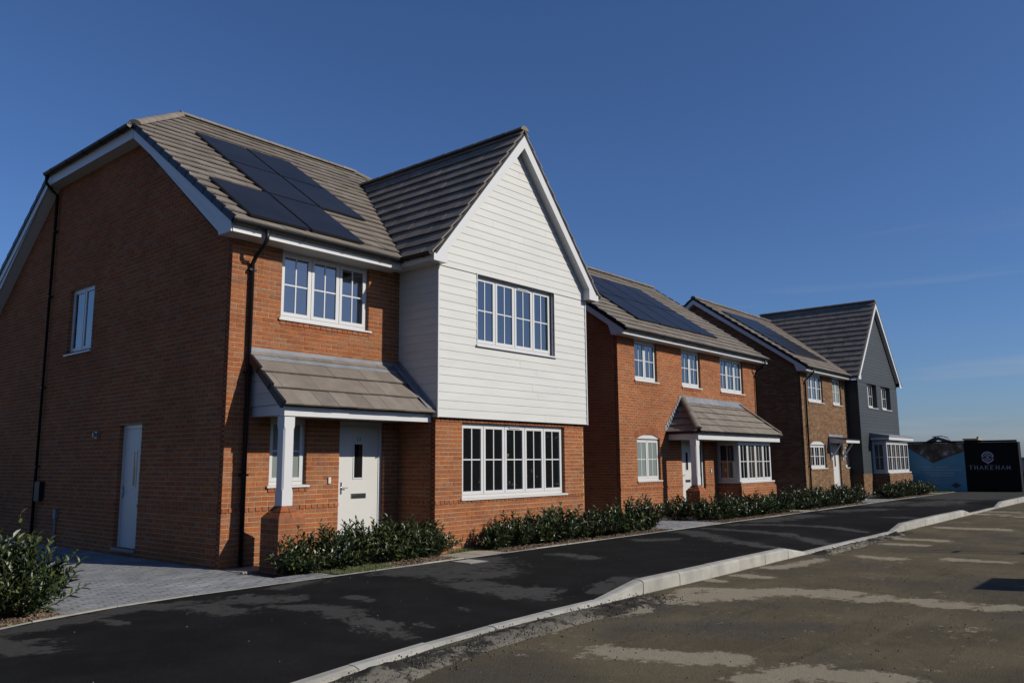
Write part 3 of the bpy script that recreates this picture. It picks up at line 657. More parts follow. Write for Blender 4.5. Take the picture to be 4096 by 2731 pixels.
def bay_window(house, x0, x1, y, yw, z0, z1, lights, fbase=.12, zb=GZ):
    """square bay: glazed front and left cheek on a brick base with a splayed cap"""
    house.window(FRONT(y), x0, x1, z0, z1, lights, recess=0, sill=False, panes=(['pane_dark', 'pane_room', 'pane_room', 'pane_dark', 'pane_dark'])[:lights])
    house.window(LEFT(x0), -yw, -y-.062, z0, z1, 1, recess=0, sill=False, pane='pane_room', sw=.06)
    MB().box(x1-.06, x1, y+.061, yw, z0, z1).build('bay_side', 'white_upvc', house.root)
    MB().box(x0-.06, x1+.10, y-.07, yw, z0-.045, z0-.002).build('sill', 'white_upvc', house.root)
    MB().box(x0, x1, y, yw, z1+.001, z1+.06).build('bay_head', 'white_upvc', house.root)
    zs = z0-.05-fbase; i = .13
    house.wall(FRONT(y-i+.04), x0-i+.04, x1+i+.02, zb, zs, [], name='bay_wall'); house.wall(LEFT(x0-i+.04), -yw, -(y-i+.04)-.113, zb, zs, [], name='bay_side_wall')
    a0, a1, b0 = x0-i+.04, x1+i+.02, y-i+.04
    core = MB().loft([(a0+.004, b0+.004, zs), (a1, b0+.004, zs), (a1, yw, zs), (a0+.004, yw, zs)], [(x0-.02, y-.03, z0-.046), (x1+.05, y-.03, z0-.046), (x1+.05, yw, z0-.046), (x0-.02, yw, z0-.046)]).build('plinth', house.mortar, house.root)
    n = int((a1-a0)/.1125)
    for k in range(n):
        t0, t1 = (k+.05)/n, (k+.95)/n; L = lambda p, q, t: p+(q-p)*t
        MB().loft([(L(a0, a1, t0), b0-.002, zs), (L(a0, a1, t1), b0-.002, zs), (L(a0, a1, t1), b0+.1, zs), (L(a0, a1, t0), b0+.1, zs)],
                  [(L(x0-.02, x1+.05, t0), y-.036, z0-.047), (L(x0-.02, x1+.05, t1), y-.036, z0-.047), (L(x0-.02, x1+.05, t1), y+.1, z0-.047), (L(x0-.02, x1+.05, t0), y+.1, z0-.047)]).build('plinth_brick', house.brick, core)
    n = int((yw-b0)/.1125)
    for k in range(n):
        t0, t1 = (k+.05)/n, (k+.95)/n; L = lambda p, q, t: p+(q-p)*t
        MB().loft([(a0-.002, L(b0, yw, t0), zs), (a0-.002, L(b0, yw, t1), zs), (a0+.1, L(b0, yw, t1), zs), (a0+.1, L(b0, yw, t0), zs)],
                  [(x0-.026, L(y-.03, yw, t0), z0-.047), (x0-.026, L(y-.03, yw, t1), z0-.047), (x0+.1, L(y-.03, yw, t1), z0-.047), (x0+.1, L(y-.03, yw, t0), z0-.047)]).build('plinth_brick', house.brick, core)

# =================================================================== HOUSE B (middle)
B = House('brick_house', 'middle red brick house with hipped porch roof running over its square bay window', (13, 6, GZ), 'red_brick', 'mortar_buff', -.046)
Y2, XB0, XB1 = 1.861, 8.72, 17.75; ze = 4.33; ye = 1.48; yr = 6.1
w2 = B.wall(FRONT(Y2), XB0, XB1, GZ, 4.16, [(9.60, 10.83, 2.99, 4.17), (12.31, 13.53, 2.99, 4.17), (14.93, 16.68, 2.99, 4.17), (9.60, 10.85, .19, 1.46), (12.12, 13.60, -.70, 1.36), (14.45, 16.9, .06, 1.36)], headers=(0,), proud=(0,))
for a, b, z in ((9.59, 10.85, 2.95), (12.3, 13.55, 2.95), (14.92, 16.7, 2.95), (9.59, 10.87, .15)): B.subsill(FRONT(Y2), a, b, z, w2)
t2 = lambda u: (ze+T35*(-u-ye) if -u <= yr else ze+T35*(2*yr-ye+u))-.12
B.wall(LEFT(XB0), -(2*yr-Y2), -Y2-.113, GZ, 7.45, [], headers=(0,), proud=(0,), top=(t2, [-yr]), name='side_wall')
MB().box(XB1-.02, XB1, Y2+.012, 2*yr-Y2, GZ, 4.16).prism([(XB1-.02, Y2+.1, 4.16), (XB1-.02, 2*yr-Y2-.1, 4.16), (XB1-.02, yr, 7.2)], (.02, 0, 0)).box(XB0+.1, XB1-.02, 2*yr-Y2-.02, 2*yr-Y2, GZ, 4.16).build('rear_wall', 'red_brick', B.root)
MB().box(XB0+.15, XB1-.03, Y2+.2, Y2+.21, GZ, 4.15).build('inner_wall', 'board_dark', B.root)
MB().box(XB0+.11, XB1-.03, Y2, Y2+.2, 4.1325, 4.147).build('window_head', 'white_upvc', B.root)
B.window(FRONT(Y2), 9.60, 10.83, 2.99, 4.129, 2); B.window(FRONT(Y2), 12.31, 13.53, 2.99, 4.129, 2); B.window(FRONT(Y2), 14.93, 16.68, 2.99, 4.129, 3)
B.window(FRONT(Y2), 9.60, 10.85, .19, 1.335, 2, pane='pane_blind'); arch_head(B, FRONT(Y2), 9.60, 10.85, 1.345)
door(B, FRONT(Y2), 12.12, 13.10, -.70, 1.35, glass_slot=(12.50, 12.64, .45, .98), letter=(12.45, 12.76, .08, .16), handle=(12.24, 12.36, .30))
B.window(FRONT(Y2), 13.11, 13.60, -.70, 1.35, 1, bars=False, recess=.08, sill=False, fw=.05, sw=.04)
rf = gable_house_roof(B, 8.47, 18.0, ye, ze, yr)
MB().box(8.50, 17.98, ye+.025, ye+.045, 4.13, 4.30).build('fascia', 'white_upvc', B.root); MB().box(8.50, 17.98, ye+.046, Y2-.001, 4.132, 4.148).build('soffit', 'white_upvc', B.root)
B.gutter((8.48, ye-.045, 4.285), (18.0, ye-.045, 4.285), (0, -1, 0))
B.downpipe([(17.62, ye-.045, 4.25), (17.62, ye-.045, 4.1), (17.62, ye+.1, 3.97), (17.62, Y2-.055, 3.82), (17.62, Y2-.055, -.85)], clips=[(17.62, Y2-.04, z) for z in (3.7, 2.1)])
for c in range(4):
    for r in range(2): B.panel((0, ye, ze-.03), (1, 0, 0), (0, C35, S35), 10.32+c*1.29, 10.32+(c+1)*1.29-.02, .84+r*1.85, .84+(r+1)*1.85-.02, rf)
# porch roof with hips
ya, yb2, za, zb = .83, Y2, 1.60, 2.56; pl = math.hypot(yb2-ya, zb-za); pc, ps = (yb2-ya)/pl, (zb-za)/pl; hx = yb2-ya
pr_ = B.slope((0, ya, za-.03), (1, 0, 0), (0, pc, ps), [[(11.27, 0), (17.22, 0), (17.22-hx, pl), (11.27+hx, pl)]], gauge=.30, u0=11.27, deck=.03, name='porch_roof')
B.slope((11.27, yb2, za-.03), (0, -1, 0), (pc, 0, ps), [[(0, 0), (hx, 0), (0, pl)]], gauge=.30, deck=.03, name='porch_roof')
B.slope((17.22, ya, za-.03), (0, 1, 0), (-pc, 0, ps), [[(0, 0), (hx, 0), (hx, pl)]], gauge=.30, deck=.03, name='porch_roof')
B.ridge((11.27, ya, za+.05), (11.27+hx-.05, yb2-.05, zb+.05), r=.11, parent=pr_); B.ridge((17.22, ya, za+.05), (17.22-hx+.05, yb2-.05, zb+.05), r=.07, parent=pr_)
MB().box(11.27+hx-.25, 17.22-hx+.2, Y2-.014, Y2-.0015, zb-.02, zb+.12).prism([(11.27+hx-.1, Y2-.012, zb+.055), (11.27+hx-.1, Y2-.16, zb-.085), (11.27+hx-.1, Y2-.16, zb-.092), (11.27+hx-.1, Y2-.012, zb+.045)], (17.22-11.27-2*hx+.2, 0, 0)).build('flashing', 'lead', B.root)
mb = MB()   # stepped side flashing
for k in range(10):
    x = 11.16+k*.105; z = za+.06+k*.098; mb.box(x, x+.16, Y2-.012, Y2-.0015, z-.06, z+.10)
mb.build('stepped_flashing', 'lead', B.root)
MB().box(11.31, 17.17, .875, .895, 1.33, 1.50).box(11.31, 11.33, .896, Y2-.015, 1.33, 1.50).box(17.15, 17.17, .896, Y2-.015, 1.33, 1.5).build('fascia', 'white_upvc', B.root)
MB().box(11.331, 17.149, .896, Y2-.003, 1.335, 1.35).build('porch_ceiling', 'white_upvc', B.root)
B.gutter((11.25, .81, 1.545), (17.24, .81, 1.545), (0, -1, 0), r=.05, brackets=.75); B.gutter((11.25, Y2, 1.545), (11.25, .80, 1.545), (-1, 0, 0), r=.05, brackets=.6)
post(B, 11.37, 1.03, .04, 1.335, .20); pier(B, 11.15, 11.6, .81, 1.25, GZ, -.12, .04)
bay_window(B, 14.45, 16.9, 1.12, Y2, .06, 1.30, 4)
MB(FRONT(Y2)).box(13.93, 13.98, .004, .025, .36, .46).build('door_bell', 'white_upvc', B.root)
B.finish_bricks(); B.finish_tiles()

# =================================================================== HOUSE C (far: brown brick and slate-blue boarding)
C = House('brick_house', 'far brown brick house with slate blue boarded front gable next to the site hoarding', (28, 6, GZ), 'brown_brick', 'mortar_brown', .09)
Y3, XC0, XC1 = 1.945, 22.23, 33.65; ze = 4.44; ye = 1.57; yr = 6.4; YBL = 1.42; XBL = 27.6
w3 = C.wall(FRONT(Y3), XC0, XBL, GZ, 4.26, [(22.96, 24.67, 3.10, 4.27), (25.87, 26.96, 3.10, 4.27), (22.86, 24.62, .40, 1.48), (25.38, 26.38, -.70, 1.43), (26.98, 27.5, .40, 1.33)])
for a, b, z in ((22.95, 24.7, 3.06), (25.86, 27., 3.06), (22.85, 24.65, .36)): C.subsill(FRONT(Y3), a, b, z, w3)
t3 = lambda u: (ze+T35*(-u-ye) if -u <= yr else ze+T35*(2*yr-ye+u))-.12
C.wall(LEFT(XC0), -(2*yr-Y3), -Y3-.113, GZ, 7.6, [], top=(t3, [-yr]), name='side_wall')
C.wall(FRONT(YBL), XBL, XC1, GZ, .10, [(29.06, 32.55, -.2, .2)], name='plinth_wall'); C.wall(LEFT(XBL), -Y3, -YBL-.113, GZ, .10, [], name='plinth_wall')
MB().box(XC1-.02, XC1, YBL+.03, 2*yr-Y3, GZ, 4.26).box(XC0+.1, XC1-.02, 2*yr-Y3-.02, 2*yr-Y3, GZ, 4.26).build('rear_wall', 'brown_brick', C.root)
MB().box(XC0+.15, XC1-.03, Y3+.2, Y3+.21, GZ, 4.25).box(XBL+.1, XC1-.03, YBL+.3, YBL+.31, GZ, 4.25).build('inner_wall', 'board_dark', C.root)
MB().box(XC0+.11, XBL-.05, Y3, Y3+.2, 4.2425, 4.257).build('window_head', 'white_upvc', C.root)
C.window(FRONT(Y3), 22.96, 24.67, 3.10, 4.24, 3); C.window(FRONT(Y3), 25.87, 26.96, 3.10, 4.22, 2, pane='pane_blind')
C.window(FRONT(Y3), 22.86, 24.62, .40, 1.335, 3); arch_head(C, FRONT(Y3), 22.86, 24.62, 1.345, rise=.17, th=.19)
door(C, FRONT(Y3), 25.38, 26.38, -.70, 1.42, glass_slot=(25.80, 25.95, .45, 1.02), handle=(25.5, 25.62, .3)); C.window(FRONT(Y3), 26.98, 27.5, .40, 1.33, 1)
cen3, he3, ez3, rz3 = (XBL+XC1)/2, (XC1-XBL)/2+.30, 4.44, 8.26; sl3 = (rz3-ez3)/he3
xa = cen3-he3
boards(C, FRONT(YBL), XBL-.02, XC1+.02, .10, 8.1, [(28.97, 30.32, 3.10, 4.20), (31.07, 32.5, 3.10, 4.20)], [(XBL-.02, .10), (XC1+.02, .10), (XC1+.02, 4.62), (cen3, 8.10), (XBL-.02, 4.62)], .15, 'blue_board')
boards(C, LEFT(XBL-.02), -Y3, -YBL+.02, .10, 4.26, [], [(-Y3, .10), (-YBL+.02, .10), (-YBL+.02, 4.26), (-Y3, 4.26)], .15, 'blue_board')
C.window(FRONT(YBL), 28.97, 30.32, 3.10, 4.20, 2, recess=.19, panes=['pane_blind', 'pane_dark']); C.window(FRONT(YBL), 31.07, 32.5, 3.10, 4.20, 2, recess=.19, panes=['pane_blind', 'pane_dark'])
for a_, b_2 in ((28.97, 30.32), (31.07, 32.5)):
    mb = MB(FRONT(YBL))
    for bx_ in ((a_-.02, a_-.001, -.26, .002, 3.10, 4.20), (b_2+.001, b_2+.02, -.26, .002, 3.10, 4.20), (a_-.02, b_2+.02, -.26, .002, 4.201, 4.22)): mb.box(*bx_)
    mb.build('window_reveal', 'blue_board', C.root)
# main roof front slope up to the valley, then rear slope
zr3 = ze+T35*(yr-ye); L = (yr-ye)/C35
rf = C.slope((0, ye, ze-.03), (1, 0, 0), (0, C35, S35), [[(21.97, 0), (xa, 0), (xa+(zr3-ez3)/sl3, L), (21.97, L)]], u0=21.97)
C.slope((0, 2*yr-ye, ze-.03), (-1, 0, 0), (0, -C35, S35), [[(-33.9, 0), (-21.97, 0), (-21.97, L), (-33.9, L)]], tiles=False, name='rear_roof')
C.ridge((21.97, yr, zr3+.03), (xa+(zr3-ez3)/sl3, yr, zr3+.03), parent=rf)
b_ = lambda y: ze+T35*(y-ye)-.06
barge(C, [(ye+.04, ze-.20), (ye+.40, ze-.20), (ye+.50, b_(ye+.5)-.20), (yr, b_(yr)-.22), (yr, b_(yr)), (ye+.04, b_(ye+.04))], 'x', 21.97, .022)
barge(C, [(2*yr-ye-.04, ze-.20), (2*yr-ye-.04, b_(ye+.04)), (yr+.0006, b_(yr)), (yr+.0006, b_(yr)-.22), (2*yr-ye-.5, b_(ye+.5)-.20), (2*yr-ye-.40, ze-.20)], 'x', 21.97, .022)
verge_caps(C, (21.975, ye-.01, ze-.015), (21.975, yr, zr3-.015), 'x'); verge_caps(C, (21.975, 2*yr-ye+.01, ze-.015), (21.975, yr, zr3-.015), 'x')
mb = MB()
for f_ in (lambda y: y, lambda y: 2*yr-y):
    mb.prism([(21.992, f_(ye+.4), ze-.195), (21.992, f_(ye+.5), b_(ye+.5)-.19), (21.992, f_(yr), b_(yr)-.21), (21.992, f_(yr), b_(yr)-.19), (21.992, f_(ye+.5), b_(ye+.5)-.17), (21.992, f_(ye+.4), ze-.175)], (.235, 0, 0))
mb.build('verge_soffit', 'white_upvc', C.root)
yb3 = ye+(rz3-ez3)/T35; bl = math.hypot(he3, rz3-ez3); cb, sb = he3/bl, (rz3-ez3)/bl; yfr = YBL-.18
rb = C.slope((xa, 0, ez3-.03), (0, -1, 0), (cb, 0, sb), [[(-ye-.05, 0), (-yfr, 0), (-yfr, bl), (-yb3, bl)]], u0=-yb3, name='gable_roof')
C.slope((2*cen3-xa, 0, ez3-.03), (0, 1, 0), (-cb, 0, sb), [[(yfr, 0), (ye+.05, 0), (yb3, bl), (yfr, bl)]], u0=yfr, name='gable_roof')
C.ridge((cen3, yfr-.01, rz3+.03), (cen3, yb3, rz3+.03), parent=rb)
bb = lambda x: ez3+sl3*(min(x, 2*cen3-x)-xa)-.07
barge(C, [(xa-.02, ez3-.17), (xa+.32, ez3-.17), (xa+.32, bb(xa+.32)-.24), (cen3, bb(cen3)-.28), (cen3, bb(cen3)), (xa-.02, bb(xa-.02)+.02)], 'y', yfr, .025)
xq = 2*cen3-xa
barge(C, [(xq-.32, ez3-.17), (xq+.02, ez3-.17), (xq+.02, bb(xa-.02)+.02), (cen3+.0006, bb(cen3)), (cen3+.0006, bb(cen3)-.28), (xq-.32, bb(xa+.32)-.24)], 'y', yfr, .025)
mb = MB(); mb.prism([(xa+.32, yfr+.026, bb(xa+.32)-.24), (cen3, yfr+.026, bb(cen3)-.27), (cen3, yfr+.026, bb(cen3)-.24), (xa+.32, yfr+.026, bb(xa+.32)-.21)], (0, .14, 0)); mb.prism([(xq-.32, yfr+.026, bb(xa+.32)-.24), (xq-.32, yfr+.026, bb(xa+.32)-.21), (cen3, yfr+.026, bb(cen3)-.24), (cen3, yfr+.026, bb(cen3)-.27)], (0, .14, 0)); mb.build('verge_soffit', 'white_upvc', C.root)
MB().box(22.0, xa-.01, ye+.025, ye+.045, 4.24, 4.41).build('fascia', 'white_upvc', C.root); MB().box(22.0, XBL-.03, ye+.046, Y3-.001, 4.242, 4.258).build('soffit', 'white_upvc', C.root)
MB().box(xa-.03, xa-.01, yfr+.03, ye+.02, 4.27, 4.41).build('fascia', 'white_upvc', C.root)
C.gutter((21.98, ye-.045, 4.395), (xa-.06, ye-.045, 4.395), (0, -1, 0)); C.gutter((xa-.08, ye, 4.41), (xa-.08, yfr, 4.41), (-1, 0, 0)); C.gutter((xq+.08, yfr, 4.41), (xq+.08, ye, 4.41), (1, 0, 0))
C.downpipe([(22.56, ye-.045, 4.35), (22.56, ye-.045, 4.2), (22.56, ye+.12, 4.05), (22.56, Y3-.055, 3.9), (22.56, Y3-.055, -.85)], clips=[(22.56, Y3-.04, z) for z in (3.8, 2.1, .5)])
for c in range(3):
    for r in range(2): C.panel((0, ye, ze-.03), (1, 0, 0), (0, C35, S35), 22.95+c*1.24, 22.95+(c+1)*1.24-.02, 1.02+r*1.96, 1.02+(r+1)*1.96-.02, rf)
# door canopy on gallows brackets
cy = 1.22
cn = MB().prism([(25.0, cy, 1.43), (25.0, cy, 1.55), (25.0, Y3-.02, 1.66), (25.0, Y3-.02, 1.43)], (1.72, 0, 0)).build('door_canopy', 'white_upvc', C.root)
MB().prism([(24.97, cy-.03, 1.553), (24.97, cy-.03, 1.575), (24.97, Y3-.02, 1.70), (24.97, Y3-.02, 1.675)], (1.78, 0, 0)).build('canopy_roof', 'black_plastic', cn)
for x in (25.12, 26.52):
    MB().tube([(x, Y3-.03, .82), (x, Y3-.10, .92), (x, Y3-.32, 1.20), (x, Y3-.50, 1.42)], .035, 6).box(x-.035, x+.035, Y3-.06, Y3-.004, .72, 1.42).build('bracket', 'white_upvc', cn)
MB().box(25.02, 26.75, Y3-.016, Y3-.004, 1.68, 1.80).build('flashing', 'lead', C.root)
bay_window(C, 29.06, 32.5, .80, YBL, .15, 1.50, 5)
MB().box(28.84, 32.80, .60, YBL-.02, 1.60, 1.72).build('bay_fascia', 'white_upvc', C.root); MB().prism([(28.82, .58, 1.725), (28.82, .58, 1.80), (28.82, YBL-.02, 1.93), (28.82, YBL-.02, 1.725)], (4.0, 0, 0)).build('bay_roof', 'lead', C.root)
C.finish_bricks(); C.finish_tiles()
#@@REST
# =================================================================== GROUND, ROAD, PAVEMENT
def stained(name, base, dust, attr_gain, rough, bump, bscale, base2=None, b2scale=1.5, speck=None, spec=.3, base3=None):
    """surface whose stains follow the mesh attribute 'dust', broken up by noise"""
    m = bpy.data.materials.new(name); m.use_nodes = True; n = m.node_tree.nodes; l = m.node_tree.links.new; b = n['Principled BSDF']
    b.inputs['Roughness'].default_value = rough; b.inputs['Specular IOR Level'].default_value = spec
    g = n.new('ShaderNodeNewGeometry'); P = g.outputs['Position']
    def nzz(sc, det=6, ro=.6):
        t = n.new('ShaderNodeTexNoise'); t.inputs['Scale'].default_value = sc; t.inputs['Detail'].default_value = det; t.inputs['Roughness'].default_value = ro; l(P, t.inputs['Vector']); return t.outputs['Fac']
    def ramp(f, p0, p1):
        r = n.new('ShaderNodeMapRange'); r.inputs['From Min'].default_value = p0; r.inputs['From Max'].default_value = p1; l(f, r.inputs['Value']); return r.outputs['Result']
    def mixc(f, a, c):
        x = n.new('ShaderNodeMix'); x.data_type = 'RGBA'; l(f, x.inputs[0])
        for i, v in ((6, a), (7, c)):
            if isinstance(v, tuple): x.inputs[i].default_value = (*v, 1)
            else: l(v, x.inputs[i])
        return x.outputs[2]
    col = base
    if base2: col = mixc(ramp(nzz(b2scale, 7, .65), .40, .62), base, base2)
    if base3:
        col = mixc(ramp(nzz(.55, 5, .6), .50, .66), col, base3)
        mpn = n.new('ShaderNodeMapping'); mpn.inputs['Scale'].default_value = (.22, 3.2, 1); mpn.inputs['Rotation'].default_value = (0, 0, .06); l(P, mpn.inputs['Vector'])
        tt = n.new('ShaderNodeTexNoise'); tt.inputs['Scale'].default_value = 1.0; tt.inputs['Detail'].default_value = 7; tt.inputs['Roughness'].default_value = .7; l(mpn.outputs['Vector'], tt.inputs['Vector'])
        col = mixc(ramp(tt.outputs['Fac'], .57, .82), col, tuple(c*.62 for c in base))
        col = mixc(ramp(tt.outputs['Fac'], .42, .27), col, tuple(c*1.55 for c in base))
    fine = ramp(nzz(85, 4, .85), .38, .66)
    dk = n.new('ShaderNodeVectorMath'); dk.operation = 'SCALE'; dk.inputs['Scale'].default_value = 1.55
    if isinstance(col, tuple): dk.inputs[0].default_value = col
    else: l(col, dk.inputs[0])
    col = mixc(fine, col, dk.outputs['Vector'])
    at = n.new('ShaderNodeAttribute'); at.attribute_name = 'dust'
    ad = n.new('ShaderNodeMath'); ad.operation = 'MULTIPLY_ADD'; l(nzz(2.6, 12, .74), ad.inputs[0]); ad.inputs[1].default_value = 1.6; l(at.outputs['Fac'], ad.inputs[2])
    ad3 = n.new('ShaderNodeMath'); ad3.operation = 'MULTIPLY_ADD'; l(nzz(13, 8, .75), ad3.inputs[0]); ad3.inputs[1].default_value = .9; l(ad.outputs[0], ad3.inputs[2])
    sb3 = n.new('ShaderNodeMath'); sb3.operation = 'SUBTRACT'; l(ad3.outputs[0], sb3.inputs[0]); sb3.inputs[1].default_value = .45
    msk = ramp(sb3.outputs[0], attr_gain[0], attr_gain[1])
    sc = n.new('ShaderNodeMath'); sc.operation = 'MULTIPLY'; l(msk, sc.inputs[0]); sc.inputs[1].default_value = attr_gain[2]
    col = mixc(sc.outputs[0], col, dust)
    if speck:
        v = n.new('ShaderNodeTexVoronoi'); v.inputs['Scale'].default_value = speck[0]; l(P, v.inputs['Vector'])
        r = n.new('ShaderNodeMapRange'); r.inputs['From Min'].default_value = speck[1]; r.inputs['From Max'].default_value = speck[1]*.6; l(v.outputs['Distance'], r.inputs['Value']); col = mixc(r.outputs['Result'], col, speck[2])
    l(col, b.inputs['Base Color'])
    bu = n.new('ShaderNodeBump'); bu.inputs['Strength'].default_value = bump; bu.inputs['Distance'].default_value = .012
    ad2 = n.new('ShaderNodeMath'); ad2.operation = 'ADD'; l(nzz(bscale, 5, .7), ad2.inputs[0]); l(nzz(bscale*.12, 4, .6), ad2.inputs[1]); l(ad2.outputs[0], bu.inputs['Height']); l(bu.outputs['Normal'], b.inputs['Normal'])
    MATS[name] = m
stained('asphalt', (.0078, .0078, .008), (.056, .055, .053), (1.08, 1.22, .85), 1.0, .6, 150, base2=(.0115, .0115, .0117), spec=.05)
stained('site_road', (.069, .058, .039), (.26, .228, .168), (1.02, 1.12, .92), 1.0, 1.0, 70, base2=(.095, .080, .053), b2scale=.9, spec=.05, base3=(.056, .051, .043))
stained('mud_ridge', (.019, .019, .019), (.17, .158, .13), (.86, .98, .9), 1.0, 1.0, 60, base2=(.045, .040, .032), b2scale=5, spec=.06)

def segd(x, y, a, b):
    dx, dy = b[0]-a[0], b[1]-a[1]; q = dx*dx+dy*dy; t = 0 if q < 1e-9 else max(0, min(1, ((x-a[0])*dx+(y-a[1])*dy)/q))
    return math.hypot(x-a[0]-dx*t, y-a[1]-dy*t)
def dustfield(segs):
    boxes = []
    for w, pts in segs:
        for a, b in zip(pts, pts[1:]): boxes.append((w, a, b, min(a[0], b[0])-w*2, max(a[0], b[0])+w*2, min(a[1], b[1])-w*2, max(a[1], b[1])+w*2))
    def f(x, y):
        m = 0
        for w, a, b, x0, x1, y0, y1 in boxes:
            if x0 < x < x1 and y0 < y < y1: m = max(m, 1.2-.85*segd(x, y, a, b)/w)
        return max(0, min(1, m))*.5
    return f
def sheet(name, xs, ys, zf, df, m, kind='structure'):
    nx, ny = len(xs), len(ys); v = [(x, y(x) if callable(y) else y, 0) for x in xs for y in ys]
    v = [(x, y, zf(x, y)) for x, y, _ in v]
    f = [(i*ny+j, (i+1)*ny+j, (i+1)*ny+j+1, i*ny+j+1) for i in range(nx-1) for j in range(ny-1)]
    me = bpy.data.meshes.new(name); me.from_pydata(v, [], f); me.update(); o = bpy.data.objects.new(name, me); COL.objects.link(o); me.materials.append(MATS[m])
    at = me.attributes.new('dust', 'FLOAT', 'POINT'); at.data.foreach_set('value', [df(x, y) for x, y, _ in v])
    me.polygons.foreach_set('use_smooth', [True]*len(f)); o['kind'] = kind
    return o
def lin(a, b, st):
    n = max(1, round((b-a)/st)); return [a+(b-a)*i/n for i in range(n+1)]
sm = lambda t: max(0, min(1, t))**2*(3-2*max(0, min(1, t)))
def yk(x): return -4.5-(.42*((-2.5-x)/4.2)**2 if x < -2.5 else 0)
ZR = -.92
def ybk(x): return -.945-(.085*(-4.8-x)**2 if x < -4.8 else 0) if x > -8 else ybk(-7.99)
def kt(x):   # kerb top: full height or dropped, with one-stone tapers
    hi, lo = -.752, -.888; P = [(-99, 0), (-1.83, 0), (-.92, 1), (3.7, 1), (4.62, 0), (9.8, 0), (10.7, 1), (16.9, 1), (17.8, 0), (21.9, 0), (22.8, 1), (99, 1)]
    for (a, p), (b, q) in zip(P, P[1:]):
        if a <= x <= b: return lo+(hi-lo)*(p+(q-p)*(x-a)/(b-a))
PAVE = [(0.743, [(-1.9, -1.35), (-.3, -1.3)]), (0.743, [(-1.8, -1.8), (-.9, -1.9)]), (0.608, [(-1.9, -2.4), (-1.4, -2.5)]), (0.472, [(-2.2, -2.9), (-2.3, -3.7), (-2.0, -3.85)]), (0.297, [(-4.54, -2.62), (-4.4, -2.97), (-4.53, -3.57), (-4.54, -4.11)]), (0.405, [(-4.6, -1.7), (-4.4, -2.0)]), (0.270, [(-3.85, -1.19), (-3.3, -1.15)]), (0.270, [(1.11, -1.81), (1.01, -2.5)]), (0.162, [(-3.78, -2.52), (-3.82, -2.85)]), (0.108, [(-3.33, -3.84), (-3.35, -3.99)]), (0.270, [(-1.4, -4.3), (-.84, -4.3)]), (0.095, [(-4.17, -4.03), (-4.17, -4.15)]),
    (0.297, [(-7.0, -1.6), (-6.44, -1.5)]), (0.378, [(-7.3, -2.05), (-7.15, -2.5)]), (0.270, [(-6.19, -1.44), (-5.69, -1.2), (-5.25, -1.4)]), (0.297, [(-5.27, -1.64), (-5.13, -2.33)]), (0.405, [(-4.75, -1.75), (-4.5, -2.05)]), (0.135, [(-6.17, -1.7), (-6.17, -2.06)]), (0.405, [(4.1, -1.65), (4.5, -1.9)]), (0.405, [(6.3, -1.5), (4.9, -3.0), (4.5, -4.1)]), (0.405, [(8.7, -1.4), (9.2, -2.2), (9.3, -4.0)]), (0.378, [(7.4, -1.3), (7.0, -3.1), (6.3, -4.4)]), (0.405, [(13.2, -3.6), (12.8, -4.2)]), (0.472, [(6.2, -1.3), (5.5, -2.3)]), (0.675, [(10, -1.4), (13, -1.6)]), (0.675, [(15, -1.5), (17, -2.3)]), (0.810, [(19, -1.4), (22, -1.6)]), (1.080, [(20, -2.6), (23.5, -3.0)])]
pd = dustfield(PAVE)
def pdust(x, y): return max(pd(x, y), sm((x-23)/3)*.55, .16*sm((y-ybk(x)+.55)/.5))
def pz(x, y):
    e = kt(x)-.008; t = sm((y-yk(x)-.02)/1.3); return e*(1-t)-.80*t+.003*noise.noise((x*.9, y*.9, 0))
rowsP = [0, .012, .035, .07, .12, .19, .27, .36, .46, .57, .68, .78, .87, .94, 1.0]
YP = [(lambda t: (lambda x: yk(x)+(ybk(x)-.015-yk(x))*t))(i/60) for i in range(61)]
sheet('pavement', lin(-14, -9, .5)[:-1]+lin(-9, 14, .06)+lin(14, 33.8, .3)[1:], YP, pz, pdust, 'asphalt')
sheet('pavement', lin(33.8, 120, 6), YP, lambda x, y: pz(33, y), lambda x, y: .6, 'asphalt')
ROAD = [(0.390, [(-1.02, -5.24), (-.3, -5.45), (.14, -5.81), (.46, -6.22), (.5, -6.6)]), (0.300, [(-.3, -4.95), (-.1, -5.2), (.1, -5.6)]), (0.300, [(.3, -6.9), (.57, -7.0), (.55, -7.46)]), (0.300, [(.4, -7.7), (.6, -7.9)]), (0.210, [(.52, -8.2), (.76, -8.4)]), (0.285, [(-3.75, -6.12), (-3.58, -6.49), (-3.41, -6.94)]), (0.300, [(-3.75, -7.45), (-3.40, -7.6), (-3.36, -7.82), (-3.26, -8.15)]), (0.210, [(2.44, -4.89), (2.94, -5.04), (3.95, -5.08)]), (0.300, [(4.74, -5.6), (4.8, -5.95)]), (0.330, [(12.01, -5.19), (12.11, -6.3)]), (0.270, [(7.24, -5.25), (7.36, -5.75)]), (0.300, [(8.45, -5.1), (8.5, -5.9)]), (0.450, [(17.9, -4.9), (17.4, -6.1)]), (0.450, [(19.5, -4.9), (19.0, -6.6)]), (0.150, [(.75, -4.7), (.7, -4.85)]), (0.180, [(1.37, -4.85), (1.39, -5.2)]), (0.240, [(5.26, -6.8), (5.28, -7.5)]), (0.240, [(-2.3, -5.05), (-1.9, -5.1)]), (0.195, [(-5.3, -7.3), (-4.9, -7.9)])]
rd = dustfield(ROAD)
def rdust(x, y): return max(rd(x, y), .10*noise.noise((x*.5, y*.5, 3)))
def rz_(x, y): return ZR+.006*noise.noise((x*1.7, y*1.7, 5))+.012*noise.noise((x*.4, y*.4, 9))
YR = [lambda x: yk(x)-.13]+[(lambda t: (lambda x: yk(x)-.13+(-12.5-yk(x)+.13)*t))((i/130)) for i in range(1, 131)]
